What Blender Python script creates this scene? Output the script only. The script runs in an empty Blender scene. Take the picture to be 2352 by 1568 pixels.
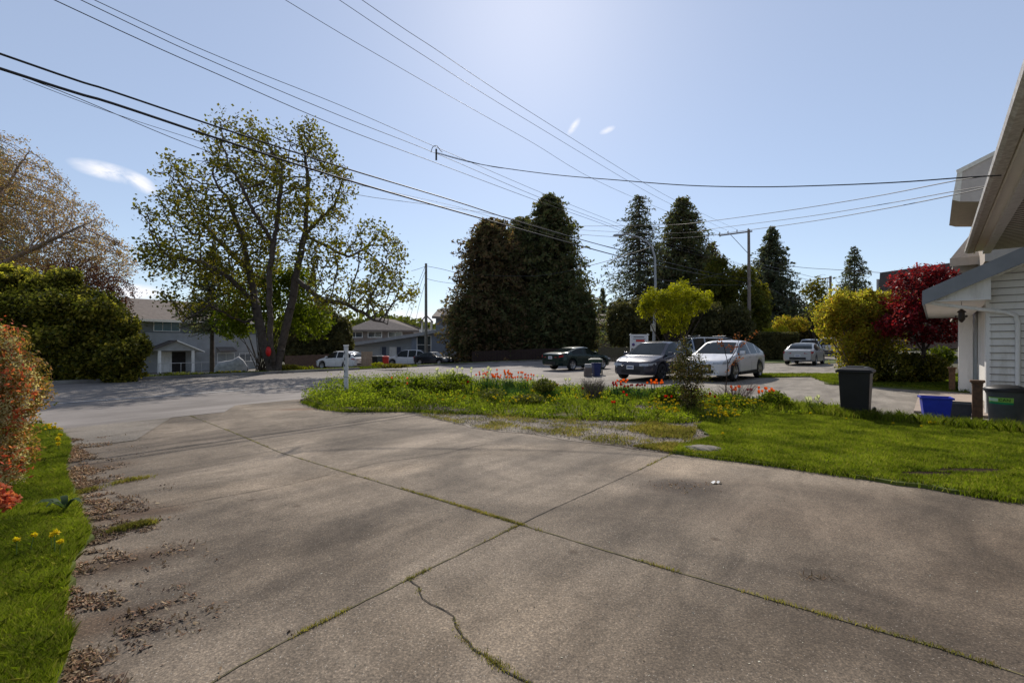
import bpy, bmesh, math, random
import numpy as np
from mathutils import Vector, Matrix
C = bpy.context.scene.collection
rng = np.random.default_rng(7)
random.seed(7)
F = 1091.0; CX = 1176.0; CY = 793.0; CAMH = 1.5
RX, RY = .602, .799           # road direction
NX, NY = -.799, .602          # across the road, away from the camera
HX, HY = .665, .747           # near house axes
GX, GY = -.747, .665
def sm(a, b, x):
    k = np.clip((x - a) / (b - a), 0, 1); return k * k * (3 - 2 * k)
def H(x, y):
    x = np.asarray(x, float); y = np.asarray(y, float)
    s = RX * x + RY * y; t = NX * x + NY * y
    rise = .009 * np.clip(s - 14, 0, 60) * (1 - sm(6, 22, t))
    fall = -.052 * np.clip(t - 25.6, 0, 23)
    return rise + fall
def h1(x, y): return float(H(x, y))
def AT(u, v, D): return Vector(((u - CX) / F * D, D, CAMH + (CY - v) / F * D))
def G(u, v):
    z = 0.
    for _ in range(60):
        D = (CAMH - z) * F / max(v - CY, 1.); D = min(D, 300)
        z = .5 * z + .5 * h1((u - CX) / F * D, D)
    return Vector(((u - CX) / F * D, D, z))
def BASE(u, D):
    x = (u - CX) / F * D; return Vector((x, D, h1(x, D)))
def ONT(u, v, t):
    a = (u - CX) / F
    y = t / (NX * a + NY); return Vector((a * y, y, CAMH + (CY - v) / F * y))
def ST(s, t, z=None):
    x = RX * s + NX * t; y = RY * s + NY * t
    return Vector((x, y, h1(x, y) if z is None else z))
def HL(s, t, z): return Vector((HX * s + GX * t, HY * s + GY * t, z))
# ---------------------------------------------------------------- materials
MATS = {}
def newmat(name):
    m = bpy.data.materials.new(name); m.use_nodes = True
    nt = m.node_tree; nt.nodes.clear()
    out = nt.nodes.new('ShaderNodeOutputMaterial'); b = nt.nodes.new('ShaderNodeBsdfPrincipled')
    nt.links.new(b.outputs[0], out.inputs[0]); MATS[name] = m
    return m, nt, b, out
def rgb(c): return (c[0], c[1], c[2], 1)
def nz(nt, scale, detail=4, rough=.6, vec=None, dist=0):
    n = nt.nodes.new('ShaderNodeTexNoise'); n.inputs['Scale'].default_value = scale
    n.inputs['Detail'].default_value = detail; n.inputs['Roughness'].default_value = rough
    n.inputs['Distortion'].default_value = dist
    if vec is not None: nt.links.new(vec, n.inputs['Vector'])
    return n.outputs['Fac']
def ramp(nt, fac, stops):
    r = nt.nodes.new('ShaderNodeValToRGB'); e = r.color_ramp.elements
    while len(e) < len(stops): e.new(.5)
    for k, (p, c) in enumerate(stops):
        e[k].position = p; e[k].color = rgb(c) if len(c) == 3 else c
    nt.links.new(fac, r.inputs[0]); return r.outputs[0]
def mixc(nt, fac, a, b, mode='MIX'):
    n = nt.nodes.new('ShaderNodeMix'); n.data_type = 'RGBA'; n.blend_type = mode
    for sock, val in ((n.inputs[0], fac), (n.inputs[6], a), (n.inputs[7], b)):
        if isinstance(val, (int, float)): sock.default_value = val
        elif isinstance(val, tuple): sock.default_value = rgb(val)
        else: nt.links.new(val, sock)
    return n.outputs[2]
def obco(nt):
    t = nt.nodes.new('ShaderNodeTexCoord'); return t.outputs['Object']
def mapping(nt, vec, scale=(1, 1, 1), rot=0, loc=(0, 0, 0)):
    m = nt.nodes.new('ShaderNodeMapping'); nt.links.new(vec, m.inputs[0])
    m.inputs['Scale'].default_value = scale; m.inputs['Rotation'].default_value = (0, 0, rot)
    m.inputs['Location'].default_value = loc; return m.outputs[0]
def bump(nt, b, height, strength=.3, dist=.01):
    n = nt.nodes.new('ShaderNodeBump'); n.inputs['Strength'].default_value = strength
    n.inputs['Distance'].default_value = dist
    nt.links.new(height, n.inputs['Height']); nt.links.new(n.outputs[0], b.inputs['Normal'])
def nmat(name, c1, c2=None, scale=3., rough=.8, bmp=0, metal=0, spec=.3, coat=0):
    if name in MATS: return MATS[name]
    m, nt, b, o = newmat(name)
    if c2 is None: c2 = tuple(x * .82 for x in c1)
    v = obco(nt); f = nz(nt, scale, 5, .6, v)
    col = ramp(nt, f, [(.32, c2), (.68, c1)])
    nt.links.new(col, b.inputs['Base Color'])
    b.inputs['Roughness'].default_value = rough; b.inputs['Metallic'].default_value = metal
    b.inputs['Specular IOR Level'].default_value = spec
    if coat: b.inputs['Coat Weight'].default_value = coat; b.inputs['Coat Roughness'].default_value = .04
    if bmp: bump(nt, b, nz(nt, scale * 12, 3, .6, v), bmp)
    return m
def leafmat(name, cols, trans=.45, rough=.7, tcol=1.35, spec=.12, patch_=(1.1, .5)):
    """leaves: one colour per leaf from the list, part of the light passes through"""
    m, nt, b, o = newmat(name)
    g = nt.nodes.new('ShaderNodeNewGeometry')
    n = len(cols)
    col = ramp(nt, g.outputs['Random Per Island'], [((k + .5) / n, c) for k, c in enumerate(cols)])
    if patch_:
        pn = ramp(nt, nz(nt, patch_[0], 3, .6, obco(nt)), [(.35, (1 - patch_[1], 1 - patch_[1] * .9, 1 - patch_[1])), (.65, (1 + patch_[1] * .45, 1 + patch_[1] * .4, 1.))]); col = mixc(nt, 1., col, pn, 'MULTIPLY')
    nt.links.new(col, b.inputs['Base Color']); b.inputs['Roughness'].default_value = rough
    b.inputs['Specular IOR Level'].default_value = spec
    t = nt.nodes.new('ShaderNodeBsdfTranslucent')
    sc = mixc(nt, 1., col, (tcol, tcol * 1.05, tcol * .6), 'MULTIPLY'); nt.links.new(sc, t.inputs[0])
    mx = nt.nodes.new('ShaderNodeMixShader'); mx.inputs[0].default_value = trans
    nt.links.new(b.outputs[0], mx.inputs[1]); nt.links.new(t.outputs[0], mx.inputs[2])
    nt.links.new(mx.outputs[0], o.inputs[0]); return m
# ---------------------------------------------------------------- objects
def link(name, me, mat=None, parent=None, loc=None):
    o = bpy.data.objects.new(name, me); C.objects.link(o)
    if mat is not None: me.materials.append(mat)
    if parent is not None: o.parent = parent
    if loc is not None: o.location = loc
    return o
def tag(o, label=None, cat=None, group=None, kind=None):
    if label: o['label'] = label
    if cat: o['category'] = cat
    if group: o['group'] = group
    if kind: o['kind'] = kind
    return o
def thing(name, label, cat, loc=(0, 0, 0), rz=0, group=None):
    o = bpy.data.objects.new(name, None); C.objects.link(o); o.location = loc; o.rotation_euler = (0, 0, rz)
    o.empty_display_size = .1
    return tag(o, label, cat, group)
def copy_tree(o, parent=None):
    c = o.copy(); C.objects.link(c); c.parent = parent
    for ch in o.children: copy_tree(ch, c)
    return c
def arr(V, Fs, name='m'):
    """fast mesh from (n,3) verts and (m,k) faces"""
    V = np.asarray(V, np.float32); Fs = np.asarray(Fs, np.int32)
    me = bpy.data.meshes.new(name); k = Fs.shape[1]
    me.vertices.add(len(V)); me.vertices.foreach_set('co', V.ravel())
    me.loops.add(Fs.size); me.loops.foreach_set('vertex_index', Fs.ravel())
    me.polygons.add(len(Fs)); me.polygons.foreach_set('loop_start', np.arange(0, Fs.size, k, dtype=np.int32))
    me.update(calc_edges=True); return me
class MB:
    """collects simple shapes and links them as ONE mesh object"""
    def __init__(s): s.v = []; s.f = []; s.sm = []
    def add(s, vs, fs, smooth=False):
        n = len(s.v); s.v += [tuple(p) for p in vs]
        for f in fs: s.f.append([n + i for i in f]); s.sm.append(smooth)
        return s
    def box(s, c, size, M=None):
        x, y, z = [q / 2 for q in size]
        P = [Vector((sx * x, sy * y, sz * z)) + Vector(c) for sx in (-1, 1) for sy in (-1, 1) for sz in (-1, 1)]
        if M is not None: P = [M @ p for p in P]
        return s.add(P, [(0, 1, 3, 2), (4, 6, 7, 5), (0, 4, 5, 1), (2, 3, 7, 6), (0, 2, 6, 4), (1, 5, 7, 3)])
    def hexa(s, P): # 4 bottom (ccw), 4 top
        return s.add(P, [(3, 2, 1, 0), (4, 5, 6, 7), (0, 1, 5, 4), (1, 2, 6, 5), (2, 3, 7, 6), (3, 0, 4, 7)])
    def prism(s, poly, d): # poly = list of points, d = extrusion vector
        n = len(poly); P = [Vector(p) for p in poly]; Q = [p + Vector(d) for p in P]
        return s.add(P + Q, [tuple(range(n - 1, -1, -1)), tuple(range(n, 2 * n))] + [(i, (i + 1) % n, n + (i + 1) % n, n + i) for i in range(n)])
    def tube(s, pts, r, n=6, caps=True, smooth=True):
        pts = [Vector(p) for p in pts]; rs = r if isinstance(r, (list, tuple)) else [r] * len(pts)
        V = []
        for i, p in enumerate(pts):
            d = (pts[min(i + 1, len(pts) - 1)] - pts[max(i - 1, 0)]).normalized()
            a = d.cross(Vector((0, 0, 1)));
            if a.length < .05: a = d.cross(Vector((1, 0, 0)))
            a.normalize(); b = d.cross(a)
            V += [p + (a * math.cos(2 * math.pi * k / n) + b * math.sin(2 * math.pi * k / n)) * rs[i] for k in range(n)]
        Fs = [(i * n + k, i * n + (k + 1) % n, (i + 1) * n + (k + 1) % n, (i + 1) * n + k) for i in range(len(pts) - 1) for k in range(n)]
        s.add(V, Fs, smooth)
        if caps:
            s.add(V[:n], [tuple(range(n))]); s.add(V[-n:], [tuple(range(n - 1, -1, -1))])
        return s
    def lathe(s, prof, c=(0, 0, 0), n=20, M=None, smooth=True):
        V = [Vector((r * math.cos(2 * math.pi * k / n), r * math.sin(2 * math.pi * k / n), z)) + Vector(c) for r, z in prof for k in range(n)]
        if M is not None: V = [M @ p for p in V]
        Fs = [(i * n + k, i * n + (k + 1) % n, (i + 1) * n + (k + 1) % n, (i + 1) * n + k) for i in range(len(prof) - 1) for k in range(n)]
        s.add(V, Fs, smooth); return s
    def build(s, name, mat, parent=None, loc=None, bevel=0):
        me = bpy.data.meshes.new(name); me.from_pydata(s.v, [], s.f)
        me.polygons.foreach_set('use_smooth', s.sm); me.update()
        o = link(name, me, mat, parent, loc)
        if bevel:
            b = o.modifiers.new('b', 'BEVEL'); b.width = bevel; b.segments = 2; b.limit_method = 'ANGLE'
        return o
def patch(name, poly, z, mat, cell=2.5, kind='structure', jag=0, skirt=0, label=None):
    """a sheet on the terrain: world (x,y) polygon cut into cells; jag roughens its rim"""
    P = [Vector((p[0], p[1], 0)) for p in poly]
    if jag:
        Q = []
        for i, p in enumerate(P):
            q = P[(i + 1) % len(P)]; L = (q - p).length; n = max(1, int(L / jag / 1.6)); nrm = Vector((q.y - p.y, p.x - q.x, 0)).normalized()
            for k in range(n):
                a = k / n; w = jag * .55 * random.uniform(-1, 1) if k else 0
                Q.append(p.lerp(q, a) + nrm * w)
        P = Q
    bm = bmesh.new(); f = bm.faces.new([bm.verts.new(p) for p in P])
    if f.normal.z < 0 or True:
        bm.normal_update()
        if f.normal.z < 0: f.normal_flip()
    if cell:
        xs = [p.x for p in P]; ys = [p.y for p in P]
        x = math.floor(min(xs) / cell) * cell + cell
        while x < max(xs):
            bmesh.ops.bisect_plane(bm, geom=bm.verts[:] + bm.edges[:] + bm.faces[:], plane_co=(x, 0, 0), plane_no=(1, 0, 0)); x += cell
        y = math.floor(min(ys) / cell) * cell + cell
        while y < max(ys):
            bmesh.ops.bisect_plane(bm, geom=bm.verts[:] + bm.edges[:] + bm.faces[:], plane_co=(0, y, 0), plane_no=(0, 1, 0)); y += cell
    bmesh.ops.triangulate(bm, faces=[f for f in bm.faces if len(f.verts) > 4])
    for v in bm.verts: v.co.z = h1(v.co.x, v.co.y) + z
    if skirt:
        ed = [e for e in bm.edges if e.is_boundary]
        r = bmesh.ops.extrude_edge_only(bm, edges=ed)
        for v in [g for g in r['geom'] if isinstance(g, bmesh.types.BMVert)]: v.co.z -= skirt
    me = bpy.data.meshes.new(name); bm.to_mesh(me); bm.free()
    o = link(name, me, mat); tag(o, label, None, None, kind); return o
def gp(*uv): # image polygon -> ground polygon
    return [(p.x, p.y) for p in (G(*q) for q in uv)]
def inpoly(px, py, poly):
    r = np.zeros(len(px), bool); n = len(poly)
    for i in range(n):
        x1, y1 = poly[i][:2]; x2, y2 = poly[(i + 1) % n][:2]
        c = ((y1 > py) != (y2 > py)); 
        with np.errstate(all='ignore'): xx = (x2 - x1) * (py - y1) / (y2 - y1 + 1e-12) + x1
        r ^= (c & (px < xx))
    return r
def scatter(poly, n):
    xs = [p[0] for p in poly]; ys = [p[1] for p in poly]
    A = (max(xs) - min(xs)) * (max(ys) - min(ys)); out = np.zeros((0, 2))
    while len(out) < n:
        q = np.stack([rng.uniform(min(xs), max(xs), n), rng.uniform(min(ys), max(ys), n)], 1)
        out = np.concatenate([out, q[inpoly(q[:, 0], q[:, 1], poly)]])
    return out[:n]
def vnoise(x, y, f=1., seed=0):
    """cheap smooth noise 0..1"""
    a = np.sin(x * f * 1.7 + 1.3 * np.sin(y * f * 1.1 + seed) + seed) + np.sin(y * f * 2.1 + 1.7 * np.sin(x * f * 1.3 + seed * 2)) \
        + .6 * np.sin((x + y) * f * 3.3 + seed * 3) + .6 * np.sin((x - 1.6 * y) * f * 4.1 - seed)
    return np.clip(a / 6.4 + .5, 0, 1)
# ---------------------------------------------------------------- foliage
def leaves(P, size, up=.3, aspect=.55, N=None):
    """diamond leaves at points P (n,3), size scalar or (n,)"""
    n = len(P); size = np.broadcast_to(np.asarray(size, float), (n,))[:, None]
    d = rng.normal(size=(n, 3)); d /= np.linalg.norm(d, axis=1, keepdims=True)
    nn = rng.normal(size=(n, 3)) + np.array([0, 0, up * 3])
    if N is not None: nn = nn + N
    a = np.cross(d, nn); a /= np.linalg.norm(a, axis=1, keepdims=True) + 1e-9
    V = np.stack([P - d * size * .5, P + a * size * aspect * .5, P + d * size * .5, P - a * size * aspect * .5], 1).reshape(-1, 3)
    return V, np.arange(4 * n).reshape(n, 4)
def blades(P, h, w=.006, lean=.35):
    n = len(P); h = np.broadcast_to(np.asarray(h, float), (n,))[:, None]
    az = rng.uniform(0, 2 * np.pi, n); a = np.stack([np.cos(az), np.sin(az), 0 * az], 1)
    ln = rng.normal(size=(n, 3)) * lean; ln[:, 2] = 0
    w = np.broadcast_to(np.asarray(w, float), (n,))[:, None]
    tip = P + ln * h + np.array([0, 0, 1]) * h; mid = P + ln * h * .28 + np.array([0, 0, .6]) * h
    V = np.stack([P - a * w, P + a * w, mid + a * w * .6, tip, mid - a * w * .6], 1).reshape(-1, 3)
    return V, np.arange(5 * n).reshape(n, 5)
def join(parts):
    Vs = []; Fs = []; o = 0
    for V, f in parts:
        Vs.append(V); Fs.append(np.asarray(f) + o); o += len(V)
    return np.concatenate(Vs), np.concatenate(Fs)
def frusta(A, B, ra, rb, n=5):
    """tapered tubes A->B"""
    A = np.asarray(A, float); B = np.asarray(B, float); d = B - A; L = np.linalg.norm(d, axis=1, keepdims=True) + 1e-9; d = d / L
    ref = np.where(np.abs(d[:, 2:3]) > .9, [[1., 0, 0]], [[0., 0, 1.]]); a = np.cross(d, ref); a /= np.linalg.norm(a, axis=1, keepdims=True); b = np.cross(d, a)
    B = B + d * np.minimum(rb, .3 * L[:, 0])[:, None] * .3
    V = []
    for P, r in ((A, ra), (B, rb)):
        for k in range(n):
            t = 2 * math.pi * k / n; V.append(P + (a * math.cos(t) + b * math.sin(t)) * r[:, None])
    V = np.stack(V, 1); m = len(A); base = (np.arange(m) * 2 * n)[:, None, None]
    q = np.array([[k, (k + 1) % n, n + (k + 1) % n, n + k] for k in range(n)])[None]
    return V.reshape(-1, 3), (base + q).reshape(-1, 4)
def colonize(seeds, att, step=.4, di=3., dk=.8, iters=90, jit=.15, trop=(0, 0, .05)):
    """grow branches toward attraction points; seeds = list of polylines (first one starts at the ground)"""
    N = []; par = []
    for pts in seeds:
        prev = -1
        if N: prev = int(((np.array(N) - np.array(pts[0])) ** 2).sum(1).argmin())
        for p in pts:
            p = np.array(p, float)
            if prev < 0: N.append(p); par.append(-1); prev = len(N) - 1; continue
            q = N[prev]; L = np.linalg.norm(p - q); k = max(1, int(L / step))
            for i in range(1, k + 1):
                N.append(q + (p - q) * i / k + (rng.normal(size=3) * step * .1 if i < k else 0)); par.append(prev); prev = len(N) - 1
    att = np.array(att)
    D = np.full(len(att), 1e9); I = np.zeros(len(att), int)
    def upd(lo):
        nonlocal D, I
        for i in range(lo, len(N)):
            d = ((att - N[i]) ** 2).sum(1); m = d < D; D[m] = d[m]; I[m] = i
    upd(0)
    for it in range(iters):
        act = D < di * di
        if not act.any(): break
        dirs = {}
        idx = I[act]; vec = att[act] - np.array(N)[idx]; vec /= np.linalg.norm(vec, axis=1, keepdims=True) + 1e-9
        uq, inv = np.unique(idx, return_inverse=True); S = np.zeros((len(uq), 3)); np.add.at(S, inv, vec)
        lo = len(N)
        for u_, s_ in zip(uq, S):
            l = np.linalg.norm(s_)
            if l < .2: s_ = s_ + rng.normal(size=3)
            s_ = s_ / (np.linalg.norm(s_) + 1e-9) + rng.normal(size=3) * jit + np.array(trop); s_ /= np.linalg.norm(s_)
            N.append(N[u_] + s_ * step); par.append(int(u_))
        upd(lo)
        keep = D > dk * dk; att = att[keep]; D = D[keep]; I = I[keep]
        if len(att) == 0: break
    N = np.array(N); par = np.array(par); n = len(N)
    r = np.zeros(n); ch = np.zeros(n, int); acc = np.zeros(n)
    for i in range(n - 1, 0, -1):
        if par[i] >= 0: ch[par[i]] += 1
    return N, par, ch
def radii(N, par, tip=.012, p=2.3, base=None):
    n = len(N); acc = np.zeros(n); r = np.zeros(n)
    order = range(n - 1, -1, -1)  # children always come after parents
    for i in order:
        if acc[i] == 0: acc[i] = tip ** p
        r[i] = acc[i] ** (1 / p)
        if par[i] >= 0: acc[par[i]] += acc[i]
    if base: r = tip + (r - tip) * (base - tip) / (r.max() - tip)
    return r
def lobes(L, n):
    """points in ellipsoids [(c, r(3), weight)]"""
    w = np.array([l[2] for l in L], float); w /= w.sum(); out = []
    for (c, r, _), k in zip(L, (w * n).astype(int)):
        d = rng.normal(size=(k, 3)); d /= np.linalg.norm(d, axis=1, keepdims=True)
        out.append(np.array(c) + d * np.array(r) * (rng.uniform(0, 1, (k, 1)) ** .45))
    return np.concatenate(out)
# ================================================================ ground materials
def concrete(name, a, b_, dark, speck=1., scale=1.):
    m, nt, b, o = newmat(name); v = obco(nt)
    big = nz(nt, .55 * scale, 5, .62, v, .6); med = nz(nt, 1.5 * scale, 7, .62, mapping(nt, mapping(nt, v, (1, 1, 1), -.92), (.45, 1.5, 1)), .9)
    c = ramp(nt, big, [(.36, dark), (.5, b_), (.62, a)])
    c = mixc(nt, ramp(nt, med, [(.35, (0, 0, 0)), (.7, (1, 1, 1))]), mixc(nt, 1., c, (.62, .61, .60), 'MULTIPLY'), c)
    # exposed aggregate: pale and dark grit
    g = nz(nt, 78, 4, .85, v)
    c = mixc(nt, .9 * speck, c, ramp(nt, g, [(.3, (.12, .115, .11)), (.44, (.72, .72, .72)), (.55, (1.08, 1.06, 1.03)), (.70, (2.5, 2.42, 2.3))]), 'MULTIPLY')
    vo = nt.nodes.new('ShaderNodeTexVoronoi'); vo.inputs['Scale'].default_value = 120; nt.links.new(v, vo.inputs['Vector'])
    pick = nt.nodes.new('ShaderNodeSeparateColor'); nt.links.new(vo.outputs['Color'], pick.inputs[0])
    sp = nt.nodes.new('ShaderNodeMath'); sp.operation = 'GREATER_THAN'; sp.inputs[1].default_value = .95; nt.links.new(pick.outputs[0], sp.inputs[0])
    near = nt.nodes.new('ShaderNodeMath'); near.operation = 'LESS_THAN'; near.inputs[1].default_value = .33; nt.links.new(vo.outputs['Distance'], near.inputs[0])
    mu = nt.nodes.new('ShaderNodeMath'); mu.operation = 'MULTIPLY'; nt.links.new(sp.outputs[0], mu.inputs[0]); nt.links.new(near.outputs[0], mu.inputs[1])
    mu2 = nt.nodes.new('ShaderNodeMath'); mu2.operation = 'MULTIPLY'; nt.links.new(mu.outputs[0], mu2.inputs[0]); mu2.inputs[1].default_value = .75 * speck
    c = mixc(nt, mu2.outputs[0], c, (.46, .42, .36))
    nt.links.new(c, b.inputs['Base Color']); b.inputs['Roughness'].default_value = .88; b.inputs['Specular IOR Level'].default_value = .22
    bump(nt, b, g, .35 * speck, .006); return m, nt, b, c
mC, nt, b, c = concrete('driveway_concrete', (.295, .242, .186), (.205, .167, .128), (.118, .095, .073))
# stains that have a shape of their own: broad tyre-worn and oily areas at their places on the slab
v = obco(nt)
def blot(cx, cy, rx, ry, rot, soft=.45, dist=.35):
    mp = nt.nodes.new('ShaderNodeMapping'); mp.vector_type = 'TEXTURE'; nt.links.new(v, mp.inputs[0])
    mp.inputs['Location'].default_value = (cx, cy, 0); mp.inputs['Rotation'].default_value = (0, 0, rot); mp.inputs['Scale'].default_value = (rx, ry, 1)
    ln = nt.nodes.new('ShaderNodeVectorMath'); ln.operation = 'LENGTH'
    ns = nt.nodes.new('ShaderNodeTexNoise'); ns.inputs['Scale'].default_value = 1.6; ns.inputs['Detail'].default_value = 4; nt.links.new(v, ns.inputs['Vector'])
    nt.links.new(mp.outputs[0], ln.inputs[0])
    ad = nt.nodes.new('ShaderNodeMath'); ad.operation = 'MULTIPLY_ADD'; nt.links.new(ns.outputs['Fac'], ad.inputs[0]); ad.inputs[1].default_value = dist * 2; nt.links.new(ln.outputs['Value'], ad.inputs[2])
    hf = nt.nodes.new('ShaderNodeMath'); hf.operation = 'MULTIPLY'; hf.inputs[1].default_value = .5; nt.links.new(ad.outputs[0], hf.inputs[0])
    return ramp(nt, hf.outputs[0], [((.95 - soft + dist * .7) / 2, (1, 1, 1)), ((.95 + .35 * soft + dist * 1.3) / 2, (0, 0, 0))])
def world(u, v_): p = G(u, v_); return p.x, p.y
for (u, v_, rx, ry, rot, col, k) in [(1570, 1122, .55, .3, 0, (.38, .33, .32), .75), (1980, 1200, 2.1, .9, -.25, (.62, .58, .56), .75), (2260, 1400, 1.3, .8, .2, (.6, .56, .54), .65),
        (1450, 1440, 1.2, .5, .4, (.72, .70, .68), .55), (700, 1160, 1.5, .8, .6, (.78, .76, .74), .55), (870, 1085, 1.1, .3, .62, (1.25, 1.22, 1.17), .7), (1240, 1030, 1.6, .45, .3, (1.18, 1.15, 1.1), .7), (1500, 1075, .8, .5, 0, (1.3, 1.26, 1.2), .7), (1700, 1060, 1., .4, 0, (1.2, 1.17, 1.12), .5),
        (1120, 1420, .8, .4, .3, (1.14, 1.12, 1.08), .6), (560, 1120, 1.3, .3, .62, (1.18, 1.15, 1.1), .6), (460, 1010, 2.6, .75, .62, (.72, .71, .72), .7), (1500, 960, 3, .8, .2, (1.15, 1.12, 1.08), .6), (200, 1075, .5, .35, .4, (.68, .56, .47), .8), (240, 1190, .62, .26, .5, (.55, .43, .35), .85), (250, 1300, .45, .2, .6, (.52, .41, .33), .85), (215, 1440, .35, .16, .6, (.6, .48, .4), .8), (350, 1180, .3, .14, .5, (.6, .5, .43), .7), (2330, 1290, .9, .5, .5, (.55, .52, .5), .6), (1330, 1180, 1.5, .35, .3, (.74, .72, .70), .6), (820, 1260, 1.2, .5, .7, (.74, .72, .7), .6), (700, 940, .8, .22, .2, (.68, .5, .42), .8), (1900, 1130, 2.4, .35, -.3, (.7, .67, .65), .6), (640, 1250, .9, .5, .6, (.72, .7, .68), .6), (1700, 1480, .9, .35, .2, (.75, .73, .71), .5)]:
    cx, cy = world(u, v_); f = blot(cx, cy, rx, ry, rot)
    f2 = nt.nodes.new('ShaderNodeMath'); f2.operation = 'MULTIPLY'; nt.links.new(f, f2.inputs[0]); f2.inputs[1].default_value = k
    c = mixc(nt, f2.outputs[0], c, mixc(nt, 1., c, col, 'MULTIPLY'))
vs = nt.nodes.new('ShaderNodeTexVoronoi'); vs.inputs['Scale'].default_value = 1.7; nt.links.new(v, vs.inputs['Vector'])
c = mixc(nt, ramp(nt, vs.outputs['Distance'], [(.0, (1, 1, 1)), (.045, (.7, .7, .7)), (.075, (0, 0, 0))]), c, mixc(nt, 1., c, (.55, .5, .46), 'MULTIPLY'))
fine = nz(nt, 9, 6, .7, v, 1.5); c = mixc(nt, 1., c, ramp(nt, fine, [(.3, (.78, .77, .75)), (.5, (1, 1, 1)), (.75, (1.14, 1.13, 1.1))]), 'MULTIPLY')
nt.links.new(c, b.inputs['Base Color'])
mPad, nt, b, c = concrete('pad_concrete', (.32, .29, .25), (.26, .235, .20), (.19, .17, .148), .7)
mApr, nt, b, c = concrete('apron_concrete', (.27, .235, .195), (.215, .19, .16), (.16, .142, .122), 1.)
mAsp, nt, b, c = concrete('road_asphalt', (.275, .25, .23), (.245, .222, .205), (.21, .19, .175), .4, .5)
mGravel, nt, b, c = concrete('gravel_soil', (.28, .24, .20), (.20, .165, .13), (.12, .09, .065), 1.1, 2)
mSoil = nmat('bed_soil', (.085, .06, .042), (.045, .034, .026), 9, .95, .5)
mTurf = nmat('turf', (.10, .125, .02), (.065, .08, .016), 5, .95, .4)
mKerb, nt, b, c = concrete('kerb_concrete', (.30, .285, .265), (.24, .225, .21), (.17, .16, .15), .5)
mFar = nmat('far_ground', (.075, .075, .035), (.05, .045, .03), .6, .95)
# ---- one ground sheet to the horizon
def sinh_ax(a, b_, n, mid=0, k=4.2):
    t = np.linspace(-1, 1, n); s = np.sinh(t * k) / math.sinh(k); return np.where(s < 0, mid + s * (mid - a), mid + s * (b_ - mid))
xs = sinh_ax(-420, 420, 170); ys = sinh_ax(-140, 520, 170, 8)
Xg, Yg = np.meshgrid(xs, ys); Zg = H(Xg, Yg) - .10
V = np.stack([Xg.ravel(), Yg.ravel(), Zg.ravel()], 1); i = np.arange(169 * 170).reshape(169, 170)[:, :-1].ravel()
o = link('ground', arr(V, np.stack([i, i + 1, i + 171, i + 170], 1)), mFar); tag(o, kind='structure')
# ---- street
def stpoly(s0, s1, t0, t1): return [tuple(ST(s, t)[:2]) for s, t in ((s0, t0), (s1, t0), (s1, t1), (s0, t1))]
patch('road', stpoly(-70, 260, 12.6, 25.2), .0, mAsp, 5)
mW = nmat('worn_white_paint', (.62, .6, .57), (.36, .345, .33), 7, .8); mY = nmat('worn_yellow_paint', (.55, .36, .1), (.4, .28, .12), 7, .8)
patch('white_lane_line', stpoly(-3.2, 120, 16.62, 16.75), .012, mW, 5)
patch('yellow_centre_line', stpoly(-70, -3.6, 18.9, 19.02), .012, mY, 5)
patch('far_shoulder', stpoly(18, 22.5, 25.2, 31.0), .04, mPad, 4)
def kerb(name, s0, s1, t, w=.16, h=.13):
    mb = MB(); n = int((s1 - s0) / 3) + 1
    for k in range(n):
        a = s0 + (s1 - s0) * k / n; c_ = s0 + (s1 - s0) * (k + 1) / n - .006
        P = [ST(a, t), ST(c_, t), ST(c_, t + w), ST(a, t + w)]
        mb.hexa([p + Vector((0, 0, -.1)) for p in P] + [p + Vector((0, 0, h)) for p in P])
    return tag(mb.build(name, mKerb, bevel=.012), kind='structure')
kerb('far_kerb', -70, 17.8, 25.2); kerb('far_kerb', 22.6, 150, 25.2)
# ---- my driveway and everything paved on the near side (thick slab)
W0 = [(-30, -9), (26, -9)]
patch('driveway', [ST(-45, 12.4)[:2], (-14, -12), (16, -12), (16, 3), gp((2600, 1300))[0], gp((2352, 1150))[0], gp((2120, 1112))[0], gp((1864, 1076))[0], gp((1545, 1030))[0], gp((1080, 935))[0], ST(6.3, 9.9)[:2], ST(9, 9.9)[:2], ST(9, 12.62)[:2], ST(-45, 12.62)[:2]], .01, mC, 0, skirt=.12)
patch('asphalt_seam', [ST(-45, 11.55)[:2], ST(4.6, 11.5)[:2], ST(5.3, 12.6)[:2], ST(-45, 12.6)[:2]], .016, mAsp, 0)
patch('driveway_apron', [ST(-45, 9.2)[:2], ST(2.4, 9.2)[:2], ST(3.6, 11.5)[:2], ST(-45, 11.55)[:2]], .0165, mApr, 0)
patch('parking_pad', [ST(8, 9.9)[:2], ST(7, 12.6)[:2], ST(60, 12.6)[:2], ST(60, 3)[:2], gp((1925, 838))[0], gp((1925, 858))[0], gp((2225, 900))[0], (16.5, 14.5), (13, 8.6), gp((2352, 992))[0], gp((2100, 970))[0], gp((1740, 945))[0], gp((1300, 945))[0], gp((1000, 942))[0], gp((720, 935))[0]], .005, mPad, 2)
patch('lawn_strip', gp((1743, 868), (1860, 866), (1905, 884), (2010, 889), (2225, 903), (2225, 862), (1925, 861), (1743, 861)), .05, mTurf, 2, jag=.25, skirt=.08)
patch('verge_strip', gp((1735, 834), (1818, 834), (1812, 826), (1735, 825)), .03, mTurf, 2)
patch('verge_strip', gp((1885, 836), (1925, 834), (1925, 826), (1885, 828)), .03, mTurf, 2)
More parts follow.
